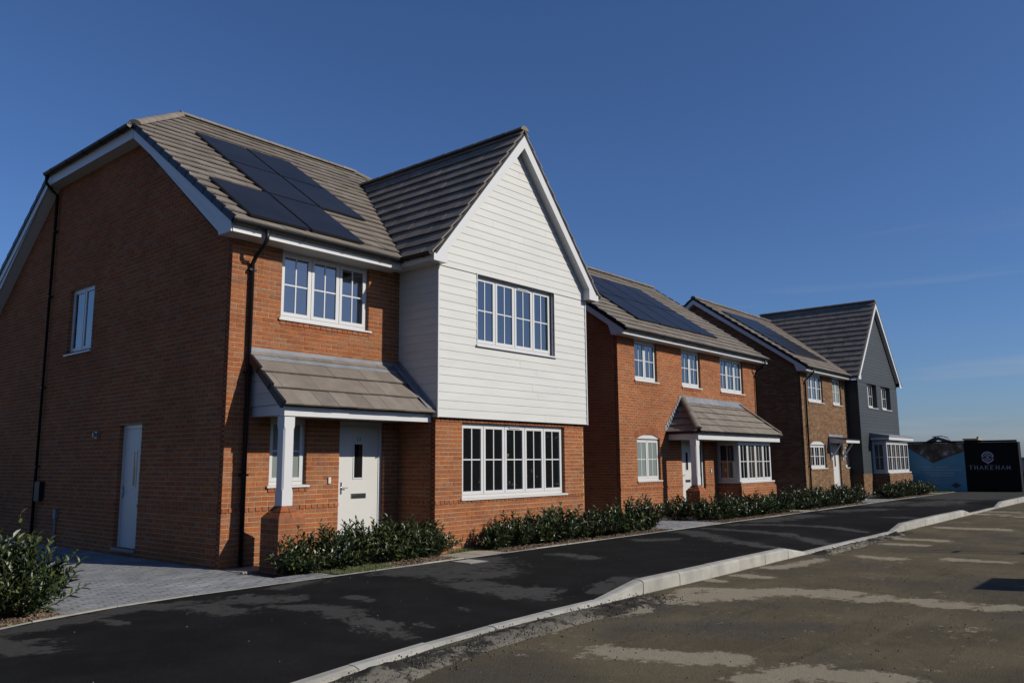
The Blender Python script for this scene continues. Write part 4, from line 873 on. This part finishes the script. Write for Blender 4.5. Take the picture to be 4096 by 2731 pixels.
sheet('road', lin(-14, -8, .5)[:-1]+lin(-8, 14, .06)+lin(14, 120, .8)[1:], YR, rz_, rdust, 'site_road')
MB().quad((-1500, -1500, -1.02), (1500, -1500, -1.02), (1500, 1500, -1.02), (-1500, 1500, -1.02)).build('ground', 'dirt', kind='structure')
MB().quad((-14, -.94, -.83), (33.9, -.94, -.83), (33.9, 25, -.83), (-14, 25, -.83)).build('ground', 'soil', kind='structure')
# kerb, stone by stone
kb = MB().add([(-14, -4.56, -1.0), (60, -4.56, -1.0), (60, -4.52, -1.0), (-14, -4.52, -1.0)], [(0, 1, 2, 3)]).build('kerb', 'concrete_kerb', kind='structure')
KB = [-14, -1.83, -.92, 3.7, 4.62, 9.8, 10.7, 16.9, 17.8, 21.9, 22.8, 60]
for p0, p1 in zip(KB, KB[1:]):
    n = max(1, round((p1-p0)/.915))
    for i in range(n):
        a, b = p0+(p1-p0)*i/n+.006, p0+(p1-p0)*(i+1)/n-.006; rr = []; jig = random.uniform(-.004, .004); jy = random.uniform(-.004, .004)
        for q in (a, b):
            t = kt(q)+jig; y = yk(q)+jy; c = .018 if t < -.86 else .03
            rr.append([(q, y, -1.0), (q, y, t), (q, y-.085, t), (q, y-.118, t-.010), (q, y-.14, t-c), (q, y-.14, -1.0)])
        MB().loft(*rr).build('kerb_stone', 'concrete_kerb', kb)
ed = MB().quad((-14, -.958, -.99), (33, -.958, -.99), (33, -.945, -.99), (-14, -.945, -.99)).build('edging', 'concrete_kerb', kind='structure')
x = -14
while x < 33:
    w = .006*random.uniform(-1, 1); tz = -.789+.006*random.uniform(-1, 1)
    MB().loft(*[[(q, ybk(q)-.017+w, -1.0), (q, ybk(q)-.017+w, tz), (q, ybk(q)+.027+w, tz), (q, ybk(q)+.027+w, -1.0)] for q in (x+.004, x+.911)]).build('edging_stone', 'edging_concrete', ed); x += .915
# loose broken asphalt and dried mud along the dropped kerbs
def ridge_strip(x0, x1, wy):
    rdx = lin(x0, x1, .05); ys = [(lambda j: (lambda x: yk(x)-.135-wy*j/12))(j) for j in range(13)]
    def zf(x, y):
        t = (yk(x)-.135-y)/wy; ends = sm((x-x0)/.5)*sm((x1-x)/.5); e = max(0, 1-abs(t-.45)/(.5+.12*noise.noise((x*1.3, 0, 2))))
        h = .055*e*(.5+.6*noise.noise((x*2.1, y*2.1, 1))) + .02*e*noise.noise((x*9, y*9, 4)) + .012*e*noise.noise((x*25, y*25, 4))
        return ZR-.03+(.034+max(0, h)*1.5)*ends*min(1, e*3)+.0*t
    return sheet('mud_ridge', rdx, ys, zf, lambda x, y: .12+.35*noise.noise((x*1.2, y*2.6, 7)), 'mud_ridge', kind='stuff')
for a, b, wy in ((-8, -.9, .62), (4.3, 10.1, .42)):
    o = ridge_strip(a, b, wy); o['label'] = 'crumbly dark asphalt and mud heaped along the dropped kerb' + (' in front of the nearest house' if a < 0 else ' in front of the middle house'); o['category'] = 'rubble'
mb = MB()
for i in range(5200):
    if i < 3600: x = random.uniform(-7.5, -1.0); y = yk(x)-.15-abs(random.gauss(.3, .16))
    elif i < 4700: x = random.uniform(4.4, 10); y = yk(x)-.15-abs(random.gauss(.2, .1))
    else: x = random.uniform(-7, 4); y = random.uniform(-8.5, -4.7)
    r = random.choice((.003, .004, .004, .005, .006, .008, .011)) if i < 4700 else random.uniform(.003, .008); z = ZR+.008+(.03 if i < 4700 and random.random() < .5 else 0)
    pts = [Vector((random.gauss(0, 1), random.gauss(0, 1), random.gauss(0, .7))).normalized()*r*random.uniform(.7, 1.2) for _ in range(4)]
    o_ = Vector((x, y, z)); mb.add([o_+Vector((r, 0, 0)), o_+Vector((-r*.5, r*.8, 0)), o_+Vector((-r*.5, -r*.8, 0)), o_+Vector((random.uniform(-.3, .3)*r, random.uniform(-.3, .3)*r, r)), o_-Vector((0, 0, r))], [(0, 1, 3), (1, 2, 3), (2, 0, 3), (1, 0, 4), (2, 1, 4), (0, 2, 4)])
mat('grit', None, .9, var=[(.06, .057, .05), (.10, .09, .068), (.05, .048, .044), (.2, .18, .14), (.08, .07, .052)], island=True, noise_amt=.15)
gt = mb.build('loose_grit', 'grit', kind='stuff'); gt['label'] = 'loose dark stones and grit scattered along the kerb and road'; gt['category'] = 'grit'
mb = MB()
for i in range(60):
    x = random.uniform(-7.5, 6); y = random.uniform(yk(x)+.1, -1.0); r = random.uniform(.003, .007); o_ = Vector((x, y, pz(x, y)+r*.3)); mb.add([o_+Vector((r, 0, 0)), o_+Vector((-r*.5, r*.8, 0)), o_+Vector((-r*.5, -r*.8, 0)), o_+Vector((0, 0, r))], [(0, 1, 3), (1, 2, 3), (2, 0, 3)])
mat('pale_chip', (.5, .47, .4), .8); gt = mb.build('stone_chips', 'pale_chip', kind='stuff'); gt['label'] = 'tiny pale stone chips dotted over the dark pavement'; gt['category'] = 'stone chips'
# driveways of small grey blocks
def drive(x0, x1, y0, y1, limit):
    base = MB().quad((x0, y0, -.812), (x1, y0+(.3 if y0 < -1 else 0), -.812), (x1, y1, -.812), (x0, y1, -.812)).build('driveway', 'joint_sand', kind='structure')
    bl = []; y = y0; k = 0
    while y < y1-.05:
        x = x0-(.1 if k % 2 else 0)
        while x < x1-.02:
            a, b = max(x, x0), min(x+.2, x1)
            yc = max(y, ybk((a+b)/2)+.028)
            if b-a > .03 and y+.1-yc > .03: bl.append((a+.0025, b-.0025, yc+.0025, min(y+.1, y1)-.0025, random.uniform(-.0015, .0015)))
            x += .2
        y += .1; k += 1
    bl.sort(key=lambda t: (Vector(((t[0]+t[1])/2, (t[2]+t[3])/2, -.8))-CAMP).length*(1 if t[1] > -6.6 or t[2] > 0 else 1))
    m = MB(); cache = {}
    for i, (a, b, c, d, e) in enumerate(bl):
        if i < limit:
            k = (round(b-a, 3), round(d-c, 3))
            if k not in cache:
                w, h = k[0]/2, k[1]/2; q = .004
                cache[k] = MB().loft([(-w, -h, -.05), (w, -h, -.05), (w, h, -.05), (-w, h, -.05)], [(-w, -h, -.004), (w, -h, -.004), (w, h, -.004), (-w, h, -.004)]).loft([(-w, -h, -.004), (w, -h, -.004), (w, h, -.004), (-w, h, -.004)], [(-w+q, -h+q, 0), (w-q, -h+q, 0), (w-q, h-q, 0), (-w+q, h-q, 0)]).mesh('paving_block')
            inst('paving_block', cache[k], 'block_grey', base, ((a+b)/2, (c+d)/2, -.797+e))
        else: m.box(a, b, c, d, -.83, -.797+e)
    if m.v: m.build('paving', 'block_grey', base, kind='stuff')
drive(-6.32, -3.46, -1.215, 9.5, 300); drive(6.62, 9.1, -.915, 7.0, 300); drive(21.05, 24.0, -.915, 6.0, 200); drive(-3.45, -2.75, -.915, -.45, 300)
def slabs(x0, x1, y0, y1, nx, ny):
    base = MB().quad((x0, y0, -.806), (x1, y0, -.806), (x1, y1, -.806), (x0, y1, -.806)).build('path', 'joint_sand', kind='structure')
    for i in range(nx):
        for j in range(ny):
            a, b, c, d = x0+(x1-x0)*i/nx, x0+(x1-x0)*(i+1)/nx, y0+(y1-y0)*j/ny, y0+(y1-y0)*(j+1)/ny
            MB().box(a+.004, b-.004, c+.004, d-.004, -.84, -.797+random.uniform(-.002, .002)).build('paving_slab', 'slab_buff', base)
slabs(-.28, .82, -.915, -.30, 2, 1); slabs(14.5, 15.3, -.915, .6, 1, 2); slabs(30.6, 31.3, -.915, .2, 1, 1); slabs(-3.42, -2.70, .44, .92, 1, 1)
# planting beds, bark, lawn
BEDS = [(-9.5, -6.34, 1.6, 0), (-2.72, -.30, .0, 1), (.84, 6.6, -.02, 2), (9.12, 14.48, .75, 3), (15.32, 21.03, .75, 4), (24.02, 30.5, .55, 5)]
def bz(x, y): return -.80+.018*noise.noise((x*1.9, y*1.9, 2))
for x0, x1, y1, k in BEDS:
    sheet('planting_bed', lin(x0, x1, .12), [(lambda t: (lambda x: ybk(x)+.03+(y1-ybk(x)-.03)*t))(i/22) for i in range(23)], lambda x, y: bz(x, y)-.006, lambda x, y: 0, 'soil')
mb = MB()
for x0, x1, y1, k in BEDS:
    den = {0: 900, 1: 520, 2: 460, 3: 300, 4: 200, 5: 130}[k]; yt = min(y1, .1 if k else .6); n = int((x1-x0)*(yt+.915)*den)
    for i in range(n):
        x = random.uniform(x0, x1); y = ybk(x)+.03+(yt-ybk(x)-.03)*random.random()**1.5
        L, w = random.uniform(.012, .035), random.uniform(.006, .013); a = random.uniform(0, 6.28); ti = random.uniform(-.5, .5)
        o_ = Vector((x, y, bz(x, y)+random.uniform(.0, .014))); d = Vector((math.cos(a), math.sin(a), ti)).normalized(); e = d.cross(Vector((random.gauss(0, .3), random.gauss(0, .3), 1))).normalized(); f = d.cross(e)*.004
        mb.loft([o_-d*L-e*w-f, o_+d*L*.8-e*w*.7-f, o_+d*L+e*w-f, o_-d*L*.8+e*w*.8-f], [o_-d*L-e*w+f, o_+d*L*.8-e*w*.7+f, o_+d*L+e*w+f, o_-d*L*.8+e*w*.8+f])
o = mb.build('bark_mulch', 'bark_chip', kind='stuff'); o['label'] = 'brown bark chips covering the planting beds under the laurel shrubs'; o['category'] = 'mulch'
def lawn(x0, x1, y0, y1, den, h=(.03, .07)):
    MB().quad((x0, y0, -.812), (x1, y0, -.812), (x1, y1, -.812), (x0, y1, -.812)).build('lawn', 'turf', kind='structure')
    m = MB()
    for i in range(int((x1-x0)*(y1-y0)*den)):
        x, y = random.uniform(x0, x1), random.uniform(y0, y1); a = random.uniform(0, 6.28); w = random.uniform(.002, .0045); hh = random.uniform(*h); l_ = random.uniform(0, .03)
        c, s_ = math.cos(a), math.sin(a); m.add([(x-c*w, y-s_*w, -.812), (x+c*w, y+s_*w, -.812), (x-s_*l_, y+c*l_, -.812+hh)], [(0, 1, 2)])
    return m
for i, (a, lab) in enumerate((((-2.74, -1.65, -.912, -.55, 9000), 'short green grass strip in front of the brick porch pier'), ((.30, 4.4, -.29, -.03, 5000), 'dark grass strip at the foot of the nearest bay wall'), ((31.35, 33.9, -.9, .5, 2500), 'bright green grass patch at the foot of the blue hoarding'))):
    o = lawn(*a).build('grass', 'grass', kind='stuff'); o['label'] = lab; o['category'] = 'grass'

# =================================================================== LAUREL SHRUBS
def bush(seed, stems=60, R=.52, Hh=.64, leaves=17, LS=1.0):
    rnd = random.Random(seed); lf = MB(); st = MB()
    for s_ in range(stems):
        a = rnd.uniform(0, 6.283); lean = rnd.random()**.7; tip = Vector((math.cos(a)*R*lean*rnd.uniform(.7, 1.15), math.sin(a)*R*lean*rnd.uniform(.7, 1.15), Hh*(1-.5*lean**2.2)*rnd.uniform(.62, 1.12)))
        if rnd.random() < .16: tip.z *= rnd.uniform(1.12, 1.35)
        b0 = Vector((math.cos(a)*.05, math.sin(a)*.05, 0)); mid = b0.lerp(tip, .5)+Vector((0, 0, -.03))+Vector((rnd.gauss(0, .02), rnd.gauss(0, .02), 0))
        st.tube([b0, mid, tip], [.007, .005, .003], 4)
        for k in range(leaves):
            t = .22+.80*(k+.5)/leaves; p = (b0*(1-t)**2+mid*2*t*(1-t)+tip*t*t); axis = (tip-mid).normalized()
            ang = k*2.4+rnd.uniform(-.4, .4); sd = axis.orthogonal().normalized(); sd = (Matrix.Rotation(ang, 3, axis) @ sd)
            up = .35+.75*t; d = (sd+axis*up*rnd.uniform(.6, 1.3)+Vector((0, 0, .15))).normalized()
            L = rnd.uniform(.075, .125)*LS*(1 if t < .92 else .75); w = L*rnd.uniform(.17, .23); side = d.cross(Z3); side = side.normalized() if side.length > .05 else Vector((1, 0, 0))
            side = (Matrix.Rotation(rnd.uniform(-.7, .7), 3, d) @ side); nn = side.cross(d); fold = nn*w*.45; dr = -Z3*L*.10
            v = [p, p+d*L*.3+side*w*.85+fold, p+d*L*.68+side*w*.75+fold*.8+dr*.5, p+d*L+dr, p+d*L*.68-side*w*.75+fold*.8+dr*.5, p+d*L*.3-side*w*.85+fold]
            lf.add(v, [(0, 1, 2, 3), (0, 3, 4, 5)])
    return lf.mesh('foliage'), st.mesh('stems')
BV = [bush(i, stems=random.choice((40, 46, 54)), R=random.uniform(.48, .62), Hh=random.uniform(.50, .62), leaves=17, LS=1.06) for i in range(9)]; BIG = [bush(50, 105, .66, .72, 17, 1.1), bush(51, 105, .66, .72, 17, 1.1)]
for f_, s_ in BV+BIG: f_.materials.append(MATS['leaf']); s_.materials.append(MATS['stem'])
ORD = ['first', 'second', 'third', 'fourth', 'fifth', 'sixth', 'seventh', 'eighth', 'ninth', 'tenth', 'eleventh']
rows = [([(-6.66, -.78, 1.06), (-7.15, -.55, 1.10), (-6.85, .10, .95)], 'in the bed left of the grey driveway', True),
        ([(-2.95, -.30, .98), (-2.45, -.34, 1.02), (-1.98, -.28, 1.05), (-1.32, -.26, 1.0), (-.88, -.25, 1.06), (-.42, -.26, .98), (-.12, -.12, .72)], 'in the bed before door 13', False),
        ([(1.08, -.42, .82), (1.62, -.42, .88), (2.18, -.38, .98), (2.70, -.42, 1.06), (3.28, -.40, 1.05), (3.92, -.42, .95), (4.5, -.42, 1.05), (5.08, -.42, 1.12), (5.65, -.40, 1.1), (6.2, -.42, 1.08)], 'in the long bed under the nearest bay window', False),
        ([(9.35, .55, 1.0), (9.55, -.05, 1.0), (10.05, -.35, .98), (10.62, -.33, .95), (11.2, -.35, .95), (11.8, -.35, 1.0), (12.4, -.35, 1.05), (13.0, -.35, 1.0), (13.6, -.33, 1.05), (14.15, -.35, 1.05)], 'in the bed before the middle house porch', False),
        ([(15.6+i*.60, -.35, random.uniform(.95, 1.12)) for i in range(10)], 'in the bed before the gap beyond the middle house', False),
        ([(24.3+i*.66, -.38, random.uniform(.9, 1.08)) for i in range(10)], 'in the bed before the far house', False)]
kk = 0
for pts, where, big in rows:
    for i, (x, y, sc) in enumerate(pts):
        lab = f'{ORD[i]} laurel shrub from the left {where}'
        if big: lab = ['glossy laurel shrub leaning over the grey driveway at the lower left', 'laurel shrub cut off by the left edge of the picture', 'laurel shrub behind the one leaning over the driveway'][i]
        r = thing('laurel_shrub', lab, 'shrub', (x, y, -.80), 'laurel shrubs along the pavement'); r.rotation_euler = (0, 0, random.uniform(0, 6.28)); r.scale = (sc*random.uniform(.95, 1.1),)*2+(sc*random.uniform(.92, 1.08),)
        f_, s_ = BIG[i % 2] if big else BV[(kk*4+i) % 9]; kk += 1
        for nm, me in (('foliage', f_), ('stems', s_)):
            o = bpy.data.objects.new(nm, me); COL.objects.link(o); o.parent = r

# =================================================================== HOARDING
XH = 34.0; hd = thing('site_hoarding', 'black and blue timber site hoarding printed with an emblem and THAKEHAM', 'hoarding', (XH, -.5, -.9)); fr = LEFT(XH)
def blueprint():
    m = bpy.data.materials.new('print_photo'); m.use_nodes = True; n = m.node_tree.nodes; l = m.node_tree.links.new; b = n['Principled BSDF']; b.inputs['Roughness'].default_value = .45
    g = n.new('ShaderNodeNewGeometry'); t = n.new('ShaderNodeTexNoise'); t.inputs['Scale'].default_value = 2.6; t.inputs['Detail'].default_value = 2; l(g.outputs['Position'], t.inputs['Vector'])
    r = n.new('ShaderNodeValToRGB'); e = r.color_ramp.elements; e[0].position = .38; e[0].color = (.012, .011, .011, 1); e[1].position = .72; e[1].color = (.30, .30, .34, 1)
    for p, c in ((.48, (.045, .03, .02)), (.56, (.12, .06, .035)), (.62, (.05, .045, .05))): x = e.new(p); x.color = (*c, 1)
    l(t.outputs['Fac'], r.inputs['Fac']); l(r.outputs['Color'], b.inputs['Base Color']); MATS['print_photo'] = m
blueprint(); mat('print_blue', (.05, .24, .37), .28, vscale=.8, noise_amt=.18); mat('print_pale', (.22, .36, .46), .5); mat('print_navy', (.015, .03, .10), .4); mat('print_white', (.30, .32, .39), .5)
for i in range(8):   # plywood sheets
    u0 = -4.4+i*1.0; MB(fr).box(u0+.003, min(u0+1.0, 3.5)-.003, -.03, 0, -.98, 1.50).build('plywood_sheet', 'board_dark', hd)
MB(fr).box(-4.4, 3.52, -.06, .035, 1.505, 1.59).build('top_rail', 'black_print', hd)
for i in range(6): MB(fr).box(-4.3+i*1.52, -4.2+i*1.52, -.14, -.031, -1.0, 1.50).build('post', 'board_dark', hd)
MB(fr).box(3.50, 3.56, -.60, -.0, -1.0, 1.50).build('return_panel', 'board_dark', hd)
pn = MB(fr).prism([(-4.38, .003, -.84), (1.31, .003, -.84), (1.31, .003, 1.09), (-.10, .003, .54), (-1.15, .003, 1.27), (-4.38, .003, 1.27)], (0, .004, 0)).build('printed_panel', 'print_blue', hd)
MB(fr).prism([(-1.15, .003, 1.272), (-.10, .003, .542), (1.31, .003, 1.092), (1.31, .003, 1.50), (-1.15, .003, 1.50)], (0, .004, 0)).build('printed_picture', 'print_photo', hd)
for z, segs in ((.33, ((-.75, -.1), (0, .55))), (.20, ((-.6, .1), (.16, .7), (.74, 1.15))), (.04, ((-.5, .3), (.36, .8))), (-.08, ((-.3, .5), (.55, .8)))):
    m = MB(fr)
    for a, b in segs: m.box(a, b, .0075, .0085, z, z+.035)
    m.build('printed_line', 'print_pale', pn)
MB(fr).prism([(.62, .0075, -.52), (.85, .0075, -.66), (1.08, .0075, -.52), (.85, .0075, -.38)], (0, .002, 0)).build('printed_diamond', 'print_navy', pn)
pk = MB(fr).box(1.315, 3.49, .003, .007, -.90, 1.50).build('printed_panel', 'black_print', hd)
# emblem: ring, wings and pointed base round a small head-like knot
em = MB(fr); uc, zc = 2.28, .80; n = .0075
def ringp(r0, r1, a0, a1, sx=1, sz=1, k=14):
    seq = [(r0, a0+(a1-a0)*i/k) for i in range(k+1)]+[(r1, a1+(a0-a1)*i/k) for i in range(k+1)]
    em.prism([(uc+r*sx*math.cos(t), n, zc+r*sz*math.sin(t)) for r, t in seq], (0, .002, 0))
ringp(.20, .265, R_(15), R_(165), 1, 1.0); ringp(.20, .265, R_(195), R_(345), 1, 1.0)
em.prism([(uc-.07, n, zc-.255), (uc, n, zc-.33), (uc+.07, n, zc-.255)], (0, .002, 0))
ringp(.105, .155, R_(20), R_(160)); ringp(.105, .155, R_(200), R_(340)); ringp(0.001, .06, 0, R_(359)); em.prism([(uc-.27, n, zc+.03), (uc-.17, n, zc-.04), (uc-.17, n, zc+.06)], (0, .002, 0)); em.prism([(uc+.27, n, zc+.03), (uc+.17, n, zc+.06), (uc+.17, n, zc-.04)], (0, .002, 0))
em.build('emblem', 'print_white', pk)
LET = {'T': ([((.5, 0), (.5, 1)), ((.05, 1), (.95, 1))]), 'H': ([((.15, 0), (.15, 1)), ((.85, 0), (.85, 1)), ((.15, .5), (.85, .5))]), 'A': ([((.05, 0), (.5, 1)), ((.95, 0), (.5, 1)), ((.25, .38), (.75, .38))]),
       'K': ([((.15, 0), (.15, 1)), ((.2, .45), (.85, 1)), ((.4, .6), (.92, 0))]), 'E': ([((.15, 0), (.15, 1)), ((.15, 1), (.85, 1)), ((.15, .52), (.7, .52)), ((.15, 0), (.85, 0))]), 'M': ([((.1, 0), (.15, 1)), ((.15, 1), (.5, .2)), ((.5, .2), (.85, 1)), ((.85, 1), (.9, 0))])}
u = 1.46; word = 'THAKEHAM'; pitch = 1.78/8
for i, ch in enumerate(word):
    m = MB(fr); cw, chh = .165, .185
    def bar(p, q, th):
        a, b = Vector((u+i*pitch+p[0]*cw, .23+p[1]*chh)), Vector((u+i*pitch+q[0]*cw, .23+q[1]*chh)); d = (b-a).normalized(); e = Vector((-d.y, d.x))*th
        m.prism([((a-e).x, .0075, (a-e).y), ((b-e).x, .0075, (b-e).y), ((b+e).x, .0075, (b+e).y), ((a+e).x, .0075, (a+e).y)], (0, .002, 0))
    for p, q in LET[ch]:
        bar(p, q, .013 if abs(p[0]-q[0]) < .3 else .009)
        for e in (p, q):
            if e[1] in (0, 1) and abs(p[1]-q[1]) > .5 and not (ch in 'AM' and e[1] == 1 and ch == 'A'): bar((e[0]-.13, e[1]), (e[0]+.13, e[1]), .006)
    m.build('letter', 'print_white', pk)

# =================================================================== MACHINES AND STACKS BEYOND THE HOARDING
def excavator(name, label, loc, rz, body, arm_mat, arm, scale=1, boom_r=.16, bucket=True):
    root = thing(name, label, 'excavator', loc)
    Mx = Matrix.Translation(Vector(loc)) @ Matrix.Rotation(rz, 4, 'Z') @ Matrix.Scale(scale, 4)
    def part(nm, mb, m, par=root):
        mb.v = [Mx @ v for v in mb.v]; return mb.build(nm, m, par)
    for s_ in (-1, 1):
        t = MB(); pr = [(-1.5, .1), (-1.2, 0), (1.2, 0), (1.5, .1), (1.6, .38), (1.35, .72), (-1.35, .72), (-1.6, .38)]; t.prism([(a, s_*.75-.25, b) for a, b in pr], (0, .5, 0)); part('track', t, 'digger_dark')
    t = MB(); t.loft([(-1.7, -.95, .8), (.9, -.95, .8), (.9, .95, .8), (-1.7, .95, .8)], [(-1.6, -.9, 1.75), (.8, -.9, 1.75), (.8, .9, 1.75), (-1.6, .9, 1.75)]); bd = part('body', t, body)
    t = MB(); t.loft([(-.35, .1, 1.0), (.95, .1, 1.0), (.95, .93, 1.0), (-.35, .93, 1.0)], [(-.3, .14, 2.45), (.55, .14, 2.45), (.55, .89, 2.45), (-.3, .89, 2.45)]); cb_ = part('cab', t, body)
    t = MB(); t.box(-.15, .5, .925, .94, 1.6, 2.3); part('window', t, 'pane_dark', cb_)
    prev = None
    for nm, (p, q, r0, r1) in zip(('boom', 'boom', 'dipper'), arm):
        t = MB(); t.tube([p, tuple((a+b)/2 for a, b in zip(p, q)), q], [r0, (r0+r1)/2*1.15, r1], 6); part(nm, t, arm_mat)
    e = Vector(arm[-1][1])
    if bucket:
        t = MB(); pr = [(0, 0), (.28, -.08), (.42, -.45), (.22, -.78), (-.18, -.82), (-.42, -.55), (-.12, -.5), (.02, -.3)]; t.prism([(e.x+a, -.4, e.z+b) for a, b in pr], (0, .8, 0)); part('bucket', t, 'digger_dark')
    return root, part
r, part = excavator('excavator', 'dark excavator boom with a pale hydraulic ram showing over the blue hoarding', (82, 10.9, -1.0), R_(92), 'digger_dark', 'digger_dark',
          [((.9, 0, 1.4), (1.2, 0, 3.2), .2, .26), ((1.2, 0, 3.2), (-.2, 0, 4.0), .26, .22), ((-.2, 0, 4.0), (-1.9, 0, 3.4), .18, .14)], scale=.97)
t = MB(); t.tube([(.75, -.35, 3.42), (-.9, -.35, 3.22)], .15, 8); part('hydraulic_ram', t, 'digger_grey'); t = MB(); t.tube([(-.9, -.35, 3.22), (-1.15, -.35, 3.19)], .17, 8); part('ram_collar', t, 'digger_yellow')
t = MB(); t.tube([(.2, .3, 4.15), (-.7, .3, 4.2), (-1.3, .3, 4.02), (-1.5, .2, 3.7)], .045, 5); part('hose', t, 'digger_dark')
dp = thing('dumper', 'tan dumper cab roof with a beacon just above the black hoarding edge', 'dumper', (84, 7.9, -1.0))
MB().box(82.6, 85.4, 7.0, 8.8, -.5, 1.2).build('body', 'digger_tan', dp); MB().loft([(83, 7.2, 1.2), (85, 7.2, 1.2), (85, 8.6, 1.2), (83, 8.6, 1.2)], [(83.2, 7.3, 2.65), (84.8, 7.3, 2.65), (84.8, 8.5, 2.65), (83.2, 8.5, 2.65)]).build('cab', 'digger_dark', dp); MB().box(83.1, 84.9, 7.2, 8.6, 2.65, 2.8).build('cab_roof', 'digger_tan', dp); MB().tube([(84, 7.4, 2.8), (84, 7.4, 2.98)], .1, 8).build('beacon', 'digger_dark', dp)
for xx in (83, 85):
    for yy in (7.0, 8.8): MB().tube([(xx, yy-.2, -.45), (xx, yy+.2, -.45)], .55, 14).build('wheel', 'digger_dark', dp)
excavator('excavator', 'orange excavator at the right edge of the picture beyond the hoarding', (53.5, -3.4, -1.0), R_(178), 'digger_orange', 'digger_orange', [((.6, 0, 1.4), (1.6, 0, 3.0), .2, .2), ((1.6, 0, 3.0), (3.0, 0, 3.1), .2, .18), ((3.0, 0, 3.1), (4.0, -1.3, 2.4), .18, .16)], bucket=False)
st = thing('pallet_stack', 'wrapped block packs on pallets beside the hoarding end', 'pallets', (46, -2.6, -1.0))
for k, (m_, z0, z1) in enumerate((('pallet_wood', -1.0, -.85), ('digger_dark', -.85, -.1), ('pallet_wood', -.1, .05), ('plastic_wrap', .05, .62), ('pallet_wood', .62, .80))): MB().box(45, 47.2, -3.5, -1.7, z0, z1-.004).build('pallet' if m_ == 'pallet_wood' else 'pack', m_, st)
mb = MB(); n = 26
pts = [(70+12*math.cos(2*math.pi*i/n)*1.0, 17+8*math.sin(2*math.pi*i/n)) for i in range(n)]
def mz(x, y): d = math.hypot((x-84)/11, (y-16.5)/5.5); return -1.03+max(0, 1-d)*3.9*(1+.10*noise.noise((x*.35, y*.35, 0)))+.10*max(0, 1-d)*noise.noise((x*1.1, y*1.1, 3))
o = sheet('ground_mound', lin(71, 97, .6), lin(10, 23, .5), mz, lambda x, y: 0, 'dirt'); o['label'] = 'low brown soil heap behind the blue hoarding'
del o['kind']; o['category'] = 'soil heap'; o.name = 'soil_heap'

# board and frame standing out of view on the road's south side; their shadows fall on the road
sg = thing('site_board', 'site board on two posts across the road casting the dark oblong shadow', 'board', (3.9, -11.3, -.95))
MB().box(3.30, 4.52, -11.32, -11.29, .25, 1.28).build('panel', 'board_dark', sg)
for xx in (3.45, 4.37): MB().box(xx-.035, xx+.035, -11.39, -11.325, -1.0, 1.25).build('post', 'galvanised', sg)
sg = thing('pole_frame', 'tall two pole frame across the road casting thin ladder shadows', 'frame', (8.2, -11.0, -.95))
for xx in (8.0, 8.45): MB().tube([(xx, -11.0, -1.0), (xx, -11.0, 2.1)], .03, 8).build('pole', 'galvanised', sg)
for zz in (.6, 1.2, 1.8): MB().tube([(8.0, -11.0, zz), (8.45, -11.0, zz)], .022, 6).build('rung', 'galvanised', sg)
# hedge added out of view across the road to darken the ground-floor pane reflections
mb = MB(); rh = random.Random(5)
for i in range(16000):
    x = rh.uniform(-40, 110); t = rh.random(); y = -30+rh.gauss(0, 1.0); h = 4.4+1.2*noise.noise((x*.25, 0, 0))+.6*noise.noise((x*1.1, 0, 4)); z = -1+h*t**.8; a = rh.uniform(0, 6.28); r = rh.uniform(.4, .75)
    d = Vector((math.cos(a), math.sin(a)*.5, rh.uniform(-.6, .6))).normalized(); e = d.cross(Vector((rh.gauss(0, 1), rh.gauss(0, 1), rh.gauss(0, 1)))).normalized(); o_ = Vector((x, y, z)); mb.add([o_-d*r, o_+e*r*.6, o_+d*r, o_-e*r*.6], [(0, 1, 2, 3)])
o = mb.build('unseen_hedgerow', 'unseen_hedge', kind='stuff'); o['label'] = 'dark hedge added out of view across the road to darken the ground floor panes'; o['category'] = 'unseen_hedgerow'

cv = thing('utility_cover', 'small square pale concrete utility cover set in the dark pavement', 'cover', (-.55, -1.33, -.8))
MB().box(-.76, -.34, -1.54, -1.12, -.85, -.790).build('frame', 'galvanised', cv); MB().box(-.735, -.365, -1.515, -1.145, -.85, -.7875).build('lid', 'concrete_kerb', cv)
